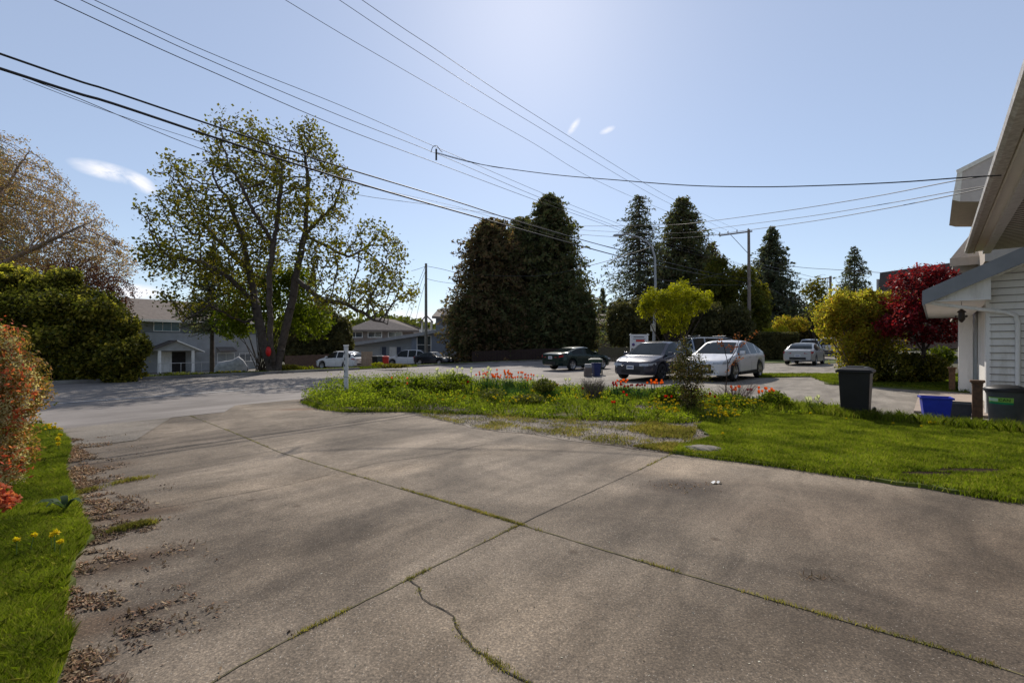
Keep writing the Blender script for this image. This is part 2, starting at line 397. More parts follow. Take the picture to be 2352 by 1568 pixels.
# far-side verges
patch('far_verge', stpoly(-40, 18, 25.36, 31), .03, mTurf, 2); patch('far_verge', stpoly(22.5, 120, 25.36, 31), .03, mTurf, 2)
patch('far_yard', stpoly(-40, 15, 31, 56), .03, mTurf, 3)
patch('far_driveway', stpoly(15, 60, 31, 60), .035, mPad, 3)
# ---- near planting areas
LAWN = gp((1545, 1043), (1600, 1050), (1700, 1061), (1864, 1084), (2113, 1121), (2352, 1159), (2620, 1200), (2500, 985), (2352, 999), (2230, 990), (2100, 978), (1950, 966), (1830, 950), (1720, 945), (1640, 962), (1600, 985), (1640, 1010), (1560, 1030))
BED = gp((690, 921), (745, 941), (800, 947), (930, 946), (1000, 951), (1100, 953), (1250, 962), (1420, 968), (1560, 973), (1690, 962), (1850, 958), (1960, 962), (2010, 960), (1930, 940), (1740, 927), (1600, 915), (1400, 904), (1250, 894), (1100, 890), (980, 887), (850, 893), (760, 903))
GRAV = gp((930, 946), (1010, 966), (1100, 986), (1250, 1003), (1420, 1026), (1545, 1044), (1650, 1040), (1700, 1000), (1600, 960), (1250, 950))
LEFT = gp((80, 985), (105, 985), (140, 1001), (158, 1020), (155, 1050), (143, 1085), (152, 1110), (172, 1165), (186, 1205), (205, 1235), (195, 1262), (172, 1290), (155, 1330), (150, 1400), (140, 1440), (165, 1480), (150, 1530), (120, 1600), (100, 1800)) + [(-2.6, -.5), (-12, -1), (-12, 8.5), (-9.5, 9.2)]
patch('lawn_base', LAWN, .045, mTurf, 0, jag=.12, skirt=.08)
patch('gravel_patch', GRAV, .0145, mGravel, 0, jag=.15)
patch('flower_bed_soil', BED, .05, mSoil, 0, jag=.14, skirt=.1)
patch('grass_strip_base', LEFT, .05, mTurf, 0, jag=.08, skirt=.08)
# ---- joints and cracks in the slab
mJ = nmat('joint_moss', (.15, .13, .05), (.07, .058, .038), 14, .95)
mCrack = nmat('crack_dark', (.045, .038, .03), (.03, .026, .02), 14, .95)
def strip(name, uvs, w, mat, wob=.004, z=.014, seg=.08):
    P = [G(*q) for q in uvs]; L = []
    for a, c_ in zip(P[:-1], P[1:]):
        n = max(2, int((c_ - a).length / seg)); L += [a.lerp(c_, k / n) for k in range(n)]
    L.append(P[-1]); V = []
    for i, p in enumerate(L):
        d = (L[min(i + 1, len(L) - 1)] - L[max(i - 1, 0)]); d.z = 0; d.normalize(); nn = Vector((-d.y, d.x, 0))
        off = random.uniform(-wob, wob); ww = w * random.uniform(.6, 1.3)
        V += [(*(p + nn * (off + ww / 2))[:2], z), (*(p + nn * (off - ww / 2))[:2], z)]
    o = link(name, arr(V, [[2 * i, 2 * i + 1, 2 * i + 3, 2 * i + 2] for i in range(len(L) - 1)]), mat); tag(o, kind='structure'); return L
JA = [(425, 951), (530, 992), (645, 1041), (805, 1090), (1036, 1158), (1192, 1206), (1409, 1273), (1748, 1374), (2154, 1492), (2352, 1556), (2520, 1606)]
JB = [(440, 1602), (551, 1532), (688, 1459), (942, 1332), (1192, 1208)]
JB2 = [(1192, 1208), (1260, 1175), (1400, 1112), (1470, 1080), (1545, 1043)]
JC = [(942, 1332), (960, 1352), (972, 1378), (1010, 1402), (1040, 1420), (1048, 1440), (1062, 1470), (1085, 1492), (1110, 1508), (1150, 1536), (1195, 1562), (1240, 1590)]
LA = strip('slab_joint', JA, .013, mJ); LB = strip('slab_joint', JB, .011, mJ)
LB2 = strip('slab_joint', JB2, .008, mCrack); LC = strip('slab_crack', JC, .009, mCrack, .01)
strip('slab_seam', [(140, 1205), (420, 1160), (640, 1120), (860, 1066), (1010, 1045), (1120, 1020)], .008, mCrack)
strip('slab_seam', [(180, 1019), (420, 1000), (640, 972), (880, 948)], .008, mCrack)
strip('slab_seam', [(1190, 1003), (1330, 1020), (1460, 1038), (1560, 1052), (1700, 1068)], .005, mJ)
# ================================================================ building helpers
mWhiteSide = nmat('white_vinyl_siding', (.74, .72, .68), (.69, .67, .63), 1.3, .55, .05)
mTrim = nmat('white_trim', (.80, .785, .755), (.73, .715, .69), 2.2, .5)
def streak(m, amt=.35, col=(.42, .40, .33)):
    nt = m.node_tree; b = next(n for n in nt.nodes if n.type == 'BSDF_PRINCIPLED'); l = b.inputs['Base Color'].links[0].from_socket; v = obco(nt)
    f = nz(nt, 1.6, 6, .68, mapping(nt, v, (3, 3, .5)), .6); g = ramp(nt, f, [(.48, (0, 0, 0)), (.75, (amt, amt, amt))])
    nt.links.new(mixc(nt, g, l, mixc(nt, 1., l, col, 'MULTIPLY')), b.inputs['Base Color'])
streak(mWhiteSide, .5); streak(mTrim, .45)
mTrimWorn = nmat('worn_cream_fascia', (.82, .76, .65), (.68, .62, .52), 6, .7, .2)
mSoffit = nmat('cream_soffit', (.88, .84, .76), (.82, .78, .70), 2, .7)
mGut = nmat('dirty_metal_gutter', (.62, .57, .50), (.32, .27, .22), 9, .42, .2, spec=.5)
mRake = nmat('slate_grey_fascia', (.24, .255, .28), (.20, .215, .235), 3, .5)
mShing = nmat('roof_shingles', (.20, .175, .155), (.12, .105, .095), 8, .95, .6)
mShingD = nmat('dark_roof_shingles', (.105, .09, .082), (.06, .052, .048), 8, .95, .6)
mGlass = nmat('window_glass', (.05, .065, .075), (.03, .04, .048), 1.5, .08, spec=.8)
mTeal = nmat('teal_curtained_glass', (.05, .14, .17), (.03, .09, .11), 9, .2, spec=.6)
mPost = nmat('brown_post_wood', (.17, .095, .05), (.085, .05, .03), 12, .8, .4)
def boards(mb, A, B, z0, top, pitch=.146, th=.03, out=None, gaps=None):  # gaps collects the painted lap shadow strips
    """lapped siding on the vertical plane A->B; top(s) gives the wall height at distance s"""
    A = Vector((A[0], A[1], 0)); B = Vector((B[0], B[1], 0)); L = (B - A).length; d = (B - A) / L
    out = Vector(out); z = z0; N = 60
    while True:
        zt = z + pitch; ss = [L * k / N for k in range(N + 1) if top(L * k / N) > z + .01]
        if not ss: break
        a, c = min(ss), max(ss)
        P = [A + d * a, A + d * c]
        def cap(s): return min(zt, top(s))
        q = [P[0] + out * th, P[1] + out * th, P[1] + out * .002, P[0] + out * .002]
        zz = [z, z, cap(c), cap(a)]
        V = [Vector((p.x, p.y, w_)) for p, w_ in zip(q, zz)] + [Vector((P[0].x, P[0].y, z)), Vector((P[1].x, P[1].y, z))]
        mb.add(V, [(0, 1, 2, 3), (4, 5, 1, 0)])
        if gaps is not None: gaps.add([Vector((p.x, p.y, w_)) for p, w_ in ((P[0] + out * (th + .002), z - .004), (P[1] + out * (th + .002), z - .004), (P[1] + out * (th + .002), z + .010), (P[0] + out * (th + .002), z + .010))], [(0, 1, 2, 3)])  # strip laid on the board face where the lap shadow would fall
        z = zt
    return mb
def orient(A, B): # matrix: x along A->B, y outward (left of AB), z up
    d = (Vector(B) - Vector(A)); d.z = 0; d.normalize(); n = Vector((d.y, -d.x, 0))
    return Matrix(((d.x, n.x, 0, A[0]), (d.y, n.y, 0, A[1]), (0, 0, 1, A[2]), (0, 0, 0, 1)))
def window(par, M, x, z, w_, h, mF, mG, cols=2, rows=1, name='window', fr=.06, depth=.05):
    """window on wall frame M (x along, y outward): frame bars part with glass sub-part"""
    mb = MB()
    for cx, cz, sx, sz in ((x, z + h / 2, w_ + fr, fr), (x, z - h / 2, w_ + fr, fr), (x - w_ / 2, z, fr, h - fr), (x + w_ / 2, z, fr, h - fr)): mb.box((cx, depth / 2, cz), (sx, depth, sz), M)
    for k in range(1, cols): mb.box((x - w_ / 2 + w_ * k / cols, depth / 2, z), (fr * .6, depth * .8, h - fr), M)
    for k in range(1, rows): mb.box((x, depth / 2, z - h / 2 + h * k / rows), (w_ - fr, depth * .7, fr * .6), M)
    f = mb.build(name, mF, par)
    g = MB().box((x, .012, z), (w_, .012, h), M).build('pane', mG, f); return f
def slab(par, name, P, th, mat):
    """roof slab from 4+ points (top outline), thickness down"""
    return MB().prism([Vector(p) for p in P], (0, 0, -th)).build(name, mat, par)
def wallbox(P, z0s, z1s): pass
# ================================================================ near house (right edge)
hs = thing('near_house', 'white siding house with grey gabled side entrance at the right edge', 'house')
S0 = 13.87; T0 = -.84
def zroof(t): return 2.66 + .50 * (.18 - t)      # top of low roof at offset t
gp_ = MB(); mb = MB(); A = HL(S0, T0, 0); B = HL(S0, -7.2, 0); out = Vector((-HX, -HY, 0))
boards(mb, A, B, .18, lambda s: zroof(T0 - s) - .18, out=out, gaps=gp_); gp_.build('siding_lap_shadow', nmat('painted_lap_shadow', (.20, .19, .18)), hs)  # lap shadow painted as thin dark strips
mb.add([HL(S0 + .004, T0, 0), HL(S0 + .004, -7.2, 0), HL(S0 + .004, -7.2, zroof(-7.2) - .2), HL(S0 + .004, T0, zroof(T0) - .2)], [(0, 1, 2, 3)])
mb.build('siding_wall', mWhiteSide, hs)
MB().hexa([HL(S0 - .02, T0, -.1), HL(S0 - .02, -7.2, -.1), HL(S0, -7.2, -.1), HL(S0, T0, -.1), HL(S0 - .02, T0, .18), HL(S0 - .02, -7.2, .18), HL(S0, -7.2, .18), HL(S0, T0, .18)]).build('foundation', nmat('dark_foundation', (.07, .068, .065), (.04, .038, .036), 5), hs)
def lbox(mb, s0, s1, t0, t1, z0, z1): return mb.hexa([HL(s0, t1, z0), HL(s1, t1, z0), HL(s1, t0, z0), HL(s0, t0, z0), HL(s0, t1, z1), HL(s1, t1, z1), HL(s1, t0, z1), HL(s0, t0, z1)])
lbox(MB(), S0 - .028, S0 + .14, T0 - .02, T0 + .05, .1, 2.62).build('corner_board', mTrim, hs)
lbox(MB(), 14.3, 14.42, T0 - .05, T0 + .04, .02, 2.5).build('door_post', mTrim, hs)
d_ = lbox(MB(), 14.9, 15.7, T0 - .12, T0 - .07, .05, 2.1).build('screen_door', nmat('pale_door', (.6, .6, .62), (.5, .5, .52), 2, .4), hs)
lbox(MB(), 15.0, 15.6, T0 - .069, T0 - .06, .3, 1.9).build('door_pane', mGlass, d_)
lbox(MB(), 14.4, 23, -1.0, T0 - .13, 0, 2.6).build('entry_wall', mWhiteSide, hs)
lbox(MB(), 20.0, 20.34, T0 - .02, T0 + .30, .05, 2.45).build('porch_column', mTrim, hs, bevel=.01)
MB().prism([HL(13.75, .35, .06), HL(13.75, T0, .06), HL(21.0, T0, .06), HL(21.0, .35, .06)], (0, 0, -.12)).build('porch_slab', nmat('pinkish_slab', (.36, .29, .24), (.28, .23, .19), 3, .9), hs)
# low roof: eave at t=.18, rises to the right
E0 = 13.42; E1 = 21.6
slab(hs, 'low_roof', [HL(E0, .18, zroof(.18)), HL(E0, -7.2, zroof(-7.2)), HL(E1, -7.2, zroof(-7.2)), HL(E1, .18, zroof(.18))], .06, mShingD)
MB().hexa([HL(E0 - .05, .20, zroof(.2) - .30), HL(E0 - .05, -7.2, zroof(-7.2) - .30), HL(E0, -7.2, zroof(-7.2) - .30), HL(E0, .20, zroof(.2) - .30),
           HL(E0 - .05, .20, zroof(.2) + .01), HL(E0 - .05, -7.2, zroof(-7.2) + .01), HL(E0, -7.2, zroof(-7.2) + .01), HL(E0, .20, zroof(.2) + .01)]).build('rake_fascia', mRake, hs)
lbox(MB(), E0, E1, .17, .205, 2.40, 2.62).build('eave_gutter', mRake, hs)
MB().prism([HL(E0 + .002, .165, 2.42), HL(E0 + .002, T0, 2.42), HL(E1, T0, 2.42), HL(E1, .165, 2.42)], (0, 0, .02)).build('porch_soffit', mTrim, hs)
MB().prism([HL(E0 + .003, .1, 2.44), HL(E0 + .003, T0, zroof(T0) - .32), HL(E0 + .003, -7.2, zroof(-7.2) - .32), HL(S0, -7.2, zroof(-7.2) - .32), HL(S0, T0, zroof(T0) - .32), HL(S0, .1, 2.44)], (0, 0, .015)).build('gable_soffit', mSoffit, hs)
mb = MB(); mb.add([HL(E0 + .06, .16, 2.42), HL(E0 + .06, T0, 2.42), HL(E0 + .06, T0, zroof(T0) - .28), HL(E0 + .06, .16, zroof(.16) - .24)], [(0, 1, 2, 3)]); mb.build('gable_end_board', mWhiteSide, hs)
# downspout: elbow along the soffit, then down the wall
dsx = .95
mb = MB(); mb.tube([HL(E0 + .1, .12, 2.42), HL(E0 + .12, -.1, 2.36), HL(S0 - .08, T0 - .22, 2.17), HL(S0 - .07, T0 - .37, 2.10), HL(S0 - .06, T0 - .40, 1.95), HL(S0 - .06, T0 - .40, .12)], .042, 6); mb.build('downspout', mTrim, hs)
for z in (.6, 1.9): MB().box((0, 0, 0), (.16, .02, .03), Matrix.Translation(HL(S0 - .02, T0 - .40, z)) @ Matrix.Rotation(math.atan2(GY, GX), 4, 'Z')).build('downspout_strap', mTrim, hs)
mb = MB(); lp = HL(13.75, -.42, 2.05)
mb.lathe([(.01, .22), (.07, .16), (.075, .14)], lp, 8); mb.lathe([(.05, .14), (.06, 0), (.03, -.05), (.008, -.07)], lp, 8); mb.tube([lp + Vector((0, 0, .2)), lp + Vector((0, 0, .4))], .006, 4)
for k in range(5): mb.lathe([(.0, .03), (.02, 0), (0, -.03)], lp + Vector((.09 * math.cos(k * 1.26), .09 * math.sin(k * 1.26), .06 - .05 * (k % 2))), 6)
tag(mb.build('porch_lantern', nmat('dark_bronze', (.05, .035, .025), (.03, .02, .016), 8, .5)), 'small dark ornamental lantern hanging under the porch soffit', 'lantern')
# upper eave running toward the camera
ZE = 5.14; s_a, s_b = 2.5, 25.9
lbox(MB(), s_a, s_b, -3.6, -1.165, ZE + .02, ZE + .05).build('upper_soffit', mSoffit, hs)
mb = MB()
k = s_a
while k < s_b: lbox(mb, k, k + .012, -3.55, -1.62, ZE - .004, ZE + .02); k += .30
mb.build('soffit_groove', nmat('soffit_shadow_gap', (.33, .30, .26)), hs)
lbox(MB(), s_a, s_b, -1.16, -1.125, ZE - .06, ZE + .24).build('upper_fascia', mTrimWorn, hs)
lbox(MB(), s_a, s_b, -1.60, -1.38, ZE - .10, ZE + .02).build('soffit_beam', mTrim, hs)
mb = MB(); prof = [(-1.12, ZE + .20), (-1.12, ZE - .01), (-1.10, ZE - .03), (-.95, ZE - .03), (-.885, ZE + .02), (-.87, ZE + .11), (-.895, ZE + .14), (-.895, ZE + .18), (-.91, ZE + .18), (-.91, ZE + .12)]
mb.add([HL(s_, t_, z_) for s_ in (s_a, s_b) for t_, z_ in prof], [(i, i + 1, i + 1 + len(prof), i + len(prof)) for i in range(len(prof) - 1)] + [tuple(range(len(prof), 2 * len(prof)))], False); mb.build('upper_gutter', mGut, hs)
slab(hs, 'upper_roof', [HL(s_a, -.93, ZE + .22), HL(s_a, -6.5, ZE + 2.6), HL(s_b, -6.5, ZE + 2.6), HL(s_b, -.93, ZE + .22)], .05, mShing)
mb = MB(); boards(mb, HL(S0 + .4, -3.3, 0), HL(24.9, -3.3, 0), 3.9, lambda s: ZE + .02, out=(GX, GY, 0)); mb.build('upper_wall', mWhiteSide, hs)
lbox(MB(), s_a, S0, -3.6, -3.4, 0, ZE + .02).build('side_wall', mWhiteSide, hs)
lbox(MB(), 24.9, 25.0, -6.4, -3.3, 2.5, ZE + .02).build('end_wall', mWhiteSide, hs)
# brown newel posts
for q, (s_, t_, nm) in enumerate([(12.98, -.62, 'short brown wooden post standing in front of the house corner'), (20.15, -.40, 'short brown wooden post beside the white porch column')]):
    p = HL(s_, t_, 0); t = thing('newel_post', nm, 'post', p, math.atan2(HY, HX), 'brown wooden entry posts')
    MB().box((0, 0, .36), (.15, .15, .78)).build('shaft', mPost, t, bevel=.006)
    mb = MB(); mb.box((0, 0, .765), (.17, .17, .03)); mb.box((0, 0, .80), (.215, .215, .045)); mb.box((0, 0, .725), (.165, .165, .02)); mb.build('cap', mPost, t, bevel=.006)
# ================================================================ bins by the house
mBlack = nmat('black_bin_plastic', (.020, .020, .022), (.012, .012, .013), 3, .5, spec=.25)
mGreyP = nmat('grey_bin_plastic', (.075, .085, .09), (.05, .058, .062), 3, .5)
mBlue = nmat('blue_box_plastic', (.012, .035, .42), (.008, .022, .30), 5, .45)
mRub = nmat('black_rubber', (.018, .018, .018), (.012, .012, .012), 5, .8)
def wheelie(loc, rz, label, body, w0=.56, h=.95):
    t = thing('wheeled_bin', label, 'bin', loc, rz)
    b_, d = w0 * .435, w0 * .46
    mb = MB(); mb.hexa([(-b_, -.2, .06), (b_, -.2, .06), (b_, .22, .06), (-b_, .22, .06), (-w0 / 2, -.30, h), (w0 / 2, -.30, h), (w0 / 2, .34, h), (-w0 / 2, .34, h)]); mb.build('body', body, t, bevel=.02)
    mb = MB(); mb.box((0, .02, h + .0), (w0 + .09, .72, .05)); mb.build('rim', body, t, bevel=.015)
    mb = MB(); mb.hexa([(-w0 / 2 - .03, -.36, h + .03), (w0 / 2 + .03, -.36, h + .03), (w0 / 2 + .03, .38, h + .03), (-w0 / 2 - .03, .38, h + .03), (-w0 * .36, -.26, h + .085), (w0 * .36, -.26, h + .085), (w0 * .36, .3, h + .085), (-w0 * .36, .3, h + .085)])
    mb.box((0, -.1, h + .09), (w0 * .55, .2, .03)); l = mb.build('lid', body, t, bevel=.012)
    MB().tube([(-w0 * .4, .42, h - .02), (w0 * .4, .42, h - .02)], .018, 8).build('handle', body, t)
    for s_ in (-1, 1):
        mb = MB(); mb.lathe([(.03, -.03), (.1, -.028), (.115, 0), (.1, .028), (.03, .03)], (0, 0, 0), 16, Matrix.Translation((s_ * (b_ + .05), .3, .115)) @ Matrix.Rotation(math.pi / 2, 4, 'Y')); mb.build('wheel', mRub, t)
    return t
p = G(1972, 963); wheelie((p.x + .10, p.y + .22, 0), math.radians(-42), 'large black wheeled bin with closed lid at the lawn edge', mBlack, .53, .97)
def tub(loc, rz, label, mat, w0, d0, h, name='recycling_box'):
    t = thing(name, label, 'box', loc, rz); a, b_, c, e = w0 * .38, d0 * .4, w0 / 2, d0 / 2; q = .012
    V = [(-a, -b_, 0), (a, -b_, 0), (a, b_, 0), (-a, b_, 0), (-c, -e, h), (c, -e, h), (c, e, h), (-c, e, h), (-c + q, -e + q, h), (c - q, -e + q, h), (c - q, e - q, h), (-c + q, e - q, h), (-a + q, -b_ + q, q), (a - q, -b_ + q, q), (a - q, b_ - q, q), (-a + q, b_ - q, q)]
    mb = MB(); mb.add(V, [(3, 2, 1, 0), (0, 1, 5, 4), (1, 2, 6, 5), (2, 3, 7, 6), (3, 0, 4, 7), (4, 5, 9, 8), (5, 6, 10, 9), (6, 7, 11, 10), (7, 4, 8, 11), (9, 13, 12, 8), (10, 14, 13, 9), (11, 15, 14, 10), (8, 12, 15, 11), (12, 13, 14, 15)]); mb.build('body', mat, t)
    mb = MB()
    for x, y, sx, sy in ((0, -e - .008, w0 + .05, .022), (0, e + .008, w0 + .05, .022), (-c - .008, 0, .022, d0 - .006), (c + .008, 0, .022, d0 - .006)): mb.box((x, y, h - .012), (sx, sy, .04))
    mb.build('rim', mat, t, bevel=.006)
    return t
p = G(2168, 974); t = tub((p.x, p.y + .18, 0), math.radians(-34), 'bright blue recycling box on the concrete beside the lawn', mBlue, .45, .36, .50)
mb = MB()
for q in range(3):
    a = q * 2.094 + .5; P = [(.02 + .04 * math.cos(a + k * .5), -.172 - .04 * (.14 + .04 * math.sin(a + k * .5)) - .004, .14 + .04 * math.sin(a + k * .5)) for k in range(4)]; mb.tube(P, .006, 4)
mb.build('recycling_emblem', nmat('faded_print', (.42, .47, .6)), t)
p = G(2226, 968); tub((p.x + .06, p.y + .3, 0), math.radians(-40), 'dark grey plastic tub between the blue box and brown post', mGreyP, .44, .36, .34, 'storage_tub')
# round grey garbage can with black lid and green CAN sticker
p = G(2334, 986); cx, cy = p.x + .03, p.y + .2
t = thing('garbage_can', 'round grey garbage can with black lid and green CAN sticker', 'bin', (cx, cy, 0))
MB().lathe([(0, .0), (.205, .0), (.22, .02), (.265, .62), (.275, .64), (.285, .66), (.285, .70)], n=32).build('body', mGreyP, t)
MB().lathe([(.298, .66), (.302, .70), (.295, .72), (.24, .745), (.16, .775), (.06, .785), (0, .787)], n=32).build('lid', mBlack, t)
ang0 = math.atan2(-cy, -cx) - .25
def onarc(a, z, dr=.003):
    r = .22 + (.265 - .22) * (z - .02) / .6 + dr; return (r * math.cos(ang0 + a), r * math.sin(ang0 + a), z)
mb = MB(); n = 14; A0, A1 = -.78, .62
def arcstrip(mb, a0, a1, z0, z1, dr, n=14):
    V = [onarc(a0 + (a1 - a0) * k / n, z, dr) for k in range(n + 1) for z in (z0, z1)]; mb.add(V, [(2 * k, 2 * k + 2, 2 * k + 3, 2 * k + 1) for k in range(n)])
arcstrip(mb, A0, A1, .475, .56, .002); st = mb.build('sticker', nmat('green_sticker', (.20, .42, .06), (.16, .34, .05), 20, .5), t)
mb = MB(); arcstrip(mb, A0, A1, .44, .4745, .0025); mb.build('sticker_band', nmat('dark_green_band', (.01, .20, .08)), t)
mb = MB(); arcstrip(mb, A0 + .05, -.16, .49, .545, .004); mb.build('sticker_panel', nmat('pale_green_print', (.45, .6, .42)), t)
def stroke(mb, pts, a0, z0, w_, h, th=.0075):
    """flat letter strokes wrapped on the can"""
    for (x1, y1), (x2, y2) in zip(pts[:-1], pts[1:]):
        P1 = Vector(onarc(a0 + x1 * w_, z0 + y1 * h, .0045)); P2 = Vector(onarc(a0 + x2 * w_, z0 + y2 * h, .0045)); mb.tube([P1, P2], th / 2, 4)
mb = MB(); LW = .15
stroke(mb, [(1, .9), (.6, 1), (.2, .85), (0, .5), (.2, .15), (.6, 0), (1, .1)], -.1, .492, LW, .05)
stroke(mb, [(0, 0), (.5, 1), (1, 0)], .09, .492, LW, .05); stroke(mb, [(.22, .38), (.78, .38)], .09, .492, LW, .05)
stroke(mb, [(0, 0), (0, 1), (1, 0), (1, 1)], .29, .492, LW, .05)
mb.build('lettering', nmat('black_print', (.01, .012, .01)), t)
# ================================================================ neighbour house beyond the red tree
nb = thing('neighbour_house', 'tall beige house with boxed eaves behind the red maple', 'house')
mBeige = nmat('beige_siding', (.44, .38, .32), (.37, .32, .27), 2, .8); mBeigeD = nmat('brown_siding', (.17, .115, .085), (.12, .085, .065), 3, .85)
mTaupe = nmat('taupe_fascia', (.56, .48, .41), (.48, .41, .35), 3, .7)
def ND(s, t, z): return HL(s, t, z)
# body: wall facing the camera at s = 34, from t=-1.6 (u~2190) to -9
S1 = 34.5; mb = MB(); lbox(mb, S1, S1 + 8, -10, -3.0, 0, 5.9); mb.build('lower_wall', mBeige, nb)
mb = MB(); lbox(mb, S1 - .2, S1 + 7, -2.99, -1.2, .1, 2.9); mb.build('garage_wall', mBeigeD, nb)
M = orient(ND(S1, -10, 0), ND(S1, -3, 0))
slab(nb, 'mid_roof', [ND(S1 - .9, -.6, 6.0), ND(S1 - .9, -10, 6.0), ND(S1 + 3, -10, 7.8), ND(S1 + 3, -1.5, 7.8)], .3, mShing)
mb = MB(); lbox(mb, S1 - .92, S1 - .88, -10, -.58, 5.6, 6.02); mb.build('mid_fascia', mTaupe, nb)
mb = MB(); lbox(mb, S1, S1 + 6, -3.2, -.7, 2.9, 5.75); mb.build('bay_wall', mBeige, nb)
M = orient(ND(S1, -1.2, 0), ND(S1, -2.9, 0))
window(nb, M, .9, 4.9, 1.0, 1.1, mTrim, mGlass, 2, 1)
mb = MB(); lbox(mb, S1 - .8, S1 - .55, -1.9, -1.65, .1, 3.0); mb.build('porch_post', mTaupe, nb)
# boxed gable corner high up
def gable_box(par, D, pts, depth, mat, name):
    P = [AT(u, v_, D) for u, v_ in pts]; return MB().prism(P, Vector((HX, HY, 0)) * depth).build(name, mat, par)
DU = 21.
gable_box(nb, DU, [(2187, 459), (2199, 394), (2300, 342), (2420, 300), (2420, 463), (2205, 463)], 6, mTaupe, 'upper_gable')
gable_box(nb, DU - .08, [(2196, 391), (2300, 339), (2420, 296), (2420, 304), (2300, 348), (2199, 400)], .07, mTrimWorn, 'gable_trim')
gable_box(nb, DU - .06, [(2187, 459), (2199, 394), (2211, 390), (2205, 463)], .05, mTrimWorn, 'gable_corner_trim')
gable_box(nb, DU + .2, [(2307, 297), (2312, 290), (2430, 255), (2430, 300), (2300, 340)], 5, mShingD, 'high_roof')
gable_box(nb, DU + .4, [(2262, 463), (2420, 463), (2420, 600), (2262, 600)], 5, mBeige, 'upper_bay')
# dark brown roofed building further along
db = thing('brown_roofed_building', 'building with large dark brown roof behind the yellow shrub', 'building')
D = 42.
gable_box(db, D, [(2021, 626), (2180, 604), (2320, 604), (2320, 660), (2019, 664)], 9, mShingD, 'roof')
gable_box(db, D + .2, [(2013, 641), (2021, 641), (2021, 668), (2013, 668)], 7, mTrim, 'end_trim')
gable_box(db, D - .6, [(1995, 672), (2030, 664), (2320, 668), (2320, 700), (1995, 700)], .8, mShingD, 'lower_roof')
gable_box(db, D + .5, [(2016, 666), (2320, 666), (2320, 800), (2016, 800)], 8, mBeigeD, 'wall')
# ================================================================ far-side houses
def rl(s, t, z): return Vector((*ST(s, t)[:2], z))
def rbox(mb, s0, s1, t0, t1, z0, z1): return mb.hexa([rl(s0, t0, z0), rl(s1, t0, z0), rl(s1, t1, z0), rl(s0, t1, z0), rl(s0, t0, z1), rl(s1, t0, z1), rl(s1, t1, z1), rl(s0, t1, z1)])
h1_ = thing('white_house', 'two-storey white siding house with brown roof and small gabled porch', 'house')
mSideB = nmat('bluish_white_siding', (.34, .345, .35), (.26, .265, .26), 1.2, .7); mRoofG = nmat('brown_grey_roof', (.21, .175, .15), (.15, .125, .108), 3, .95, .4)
TF = 56.; a_, b_ = 13.6, 26.2; zg = -1.35
mb = MB(); boards(mb, rl(b_, TF, 0), rl(a_, TF, 0), zg, lambda s: 2.75, pitch=.22, th=.03, out=(-NX, -NY, 0))
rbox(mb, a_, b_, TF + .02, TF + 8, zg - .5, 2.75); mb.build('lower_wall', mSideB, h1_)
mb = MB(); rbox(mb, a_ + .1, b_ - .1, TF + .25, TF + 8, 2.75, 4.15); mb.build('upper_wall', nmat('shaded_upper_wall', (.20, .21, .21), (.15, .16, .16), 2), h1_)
slab(h1_, 'roof', [rl(a_ - .8, TF - .9, 4.0), rl(b_ + .8, TF - .9, 4.0), rl(b_ - 1.5, TF + 4, 6.3), rl(a_ + 1, TF + 4, 6.3)], .18, mRoofG)
slab(h1_, 'rear_roof', [rl(a_ + 1, TF + 4, 6.3), rl(b_ - 1.5, TF + 4, 6.3), rl(b_ + .8, TF + 9, 4.0), rl(a_ - .8, TF + 9, 4.0)], .18, mRoofG)
slab(h1_, 'left_hip', [rl(a_ - .8, TF - .9, 4.0), rl(a_ + 1, TF + 4, 6.3), rl(a_ - .8, TF + 9, 4.0)], .18, mRoofG)
slab(h1_, 'right_hip', [rl(b_ + .8, TF - .9, 4.0), rl(b_ - 1.5, TF + 4, 6.3), rl(b_ + .8, TF + 9, 4.0)], .18, mRoofG)
mb = MB(); rbox(mb, a_ - .82, b_ + .82, TF - .95, TF - .9, 3.78, 4.02); mb.build('fascia', mTrimWorn, h1_)
M = Matrix(((RX, -NX, 0, rl(a_, TF + .24, 0).x), (RY, -NY, 0, rl(a_, TF + .24, 0).y), (0, 0, 1, 0), (0, 0, 0, 1)))
window(h1_, M, 3.6, 3.4, 2.2, .95, mTrim, mTeal, 3, 1); window(h1_, M, 9.2, 3.4, 2.4, .95, mTrim, mTeal, 3, 1)
def su(u, t): # s of a point on plane t seen at column u
    a = (u - CX) / F; y = t / (NX * a + NY); return RX * a * y + RY * y
p0, p1 = su(345, TF - 1.8), su(459, TF - 1.8); pm = (p0 + p1) / 2
mb = MB(); mb.prism([rl(p0, TF - 1.8, .98), rl(p1, TF - 1.8, .98), rl(pm, TF - 1.8, 1.9)], Vector((NX, NY, 0)) * 1.8); mb.build('porch_gable', mSideB, h1_)
for q, (aa, bb) in enumerate(((p0 - .35, pm), (pm, p1 + .35))):
    za, zb = (.9, 2.02) if q == 0 else (2.02, .9)
    slab(h1_, 'porch_roof', [rl(aa, TF - 2.1, za), rl(bb, TF - 2.1, zb), rl(bb, TF, zb), rl(aa, TF, za)], .1, mShingD if q == 0 else mTrim)
for u in (366, 443):
    s_ = su(u, TF - 1.7); rbox(MB(), s_ - .12, s_ + .12, TF - 1.8, TF - 1.6, zg - .2, .98).build('porch_column', mTrim, h1_)
s_ = su(411, TF - .1); rbox(MB(), s_ - .6, s_ + .6, TF - .06, TF - .01, zg, .85).build('front_door', nmat('dark_door', (.035, .03, .028), (.02, .018, .016), 4), h1_)
s_ = su(382, TF - .1); rbox(MB(), s_ - .6, s_ + .5, TF - .05, TF - .01, zg, .85).build('side_panel', mTrim, h1_)
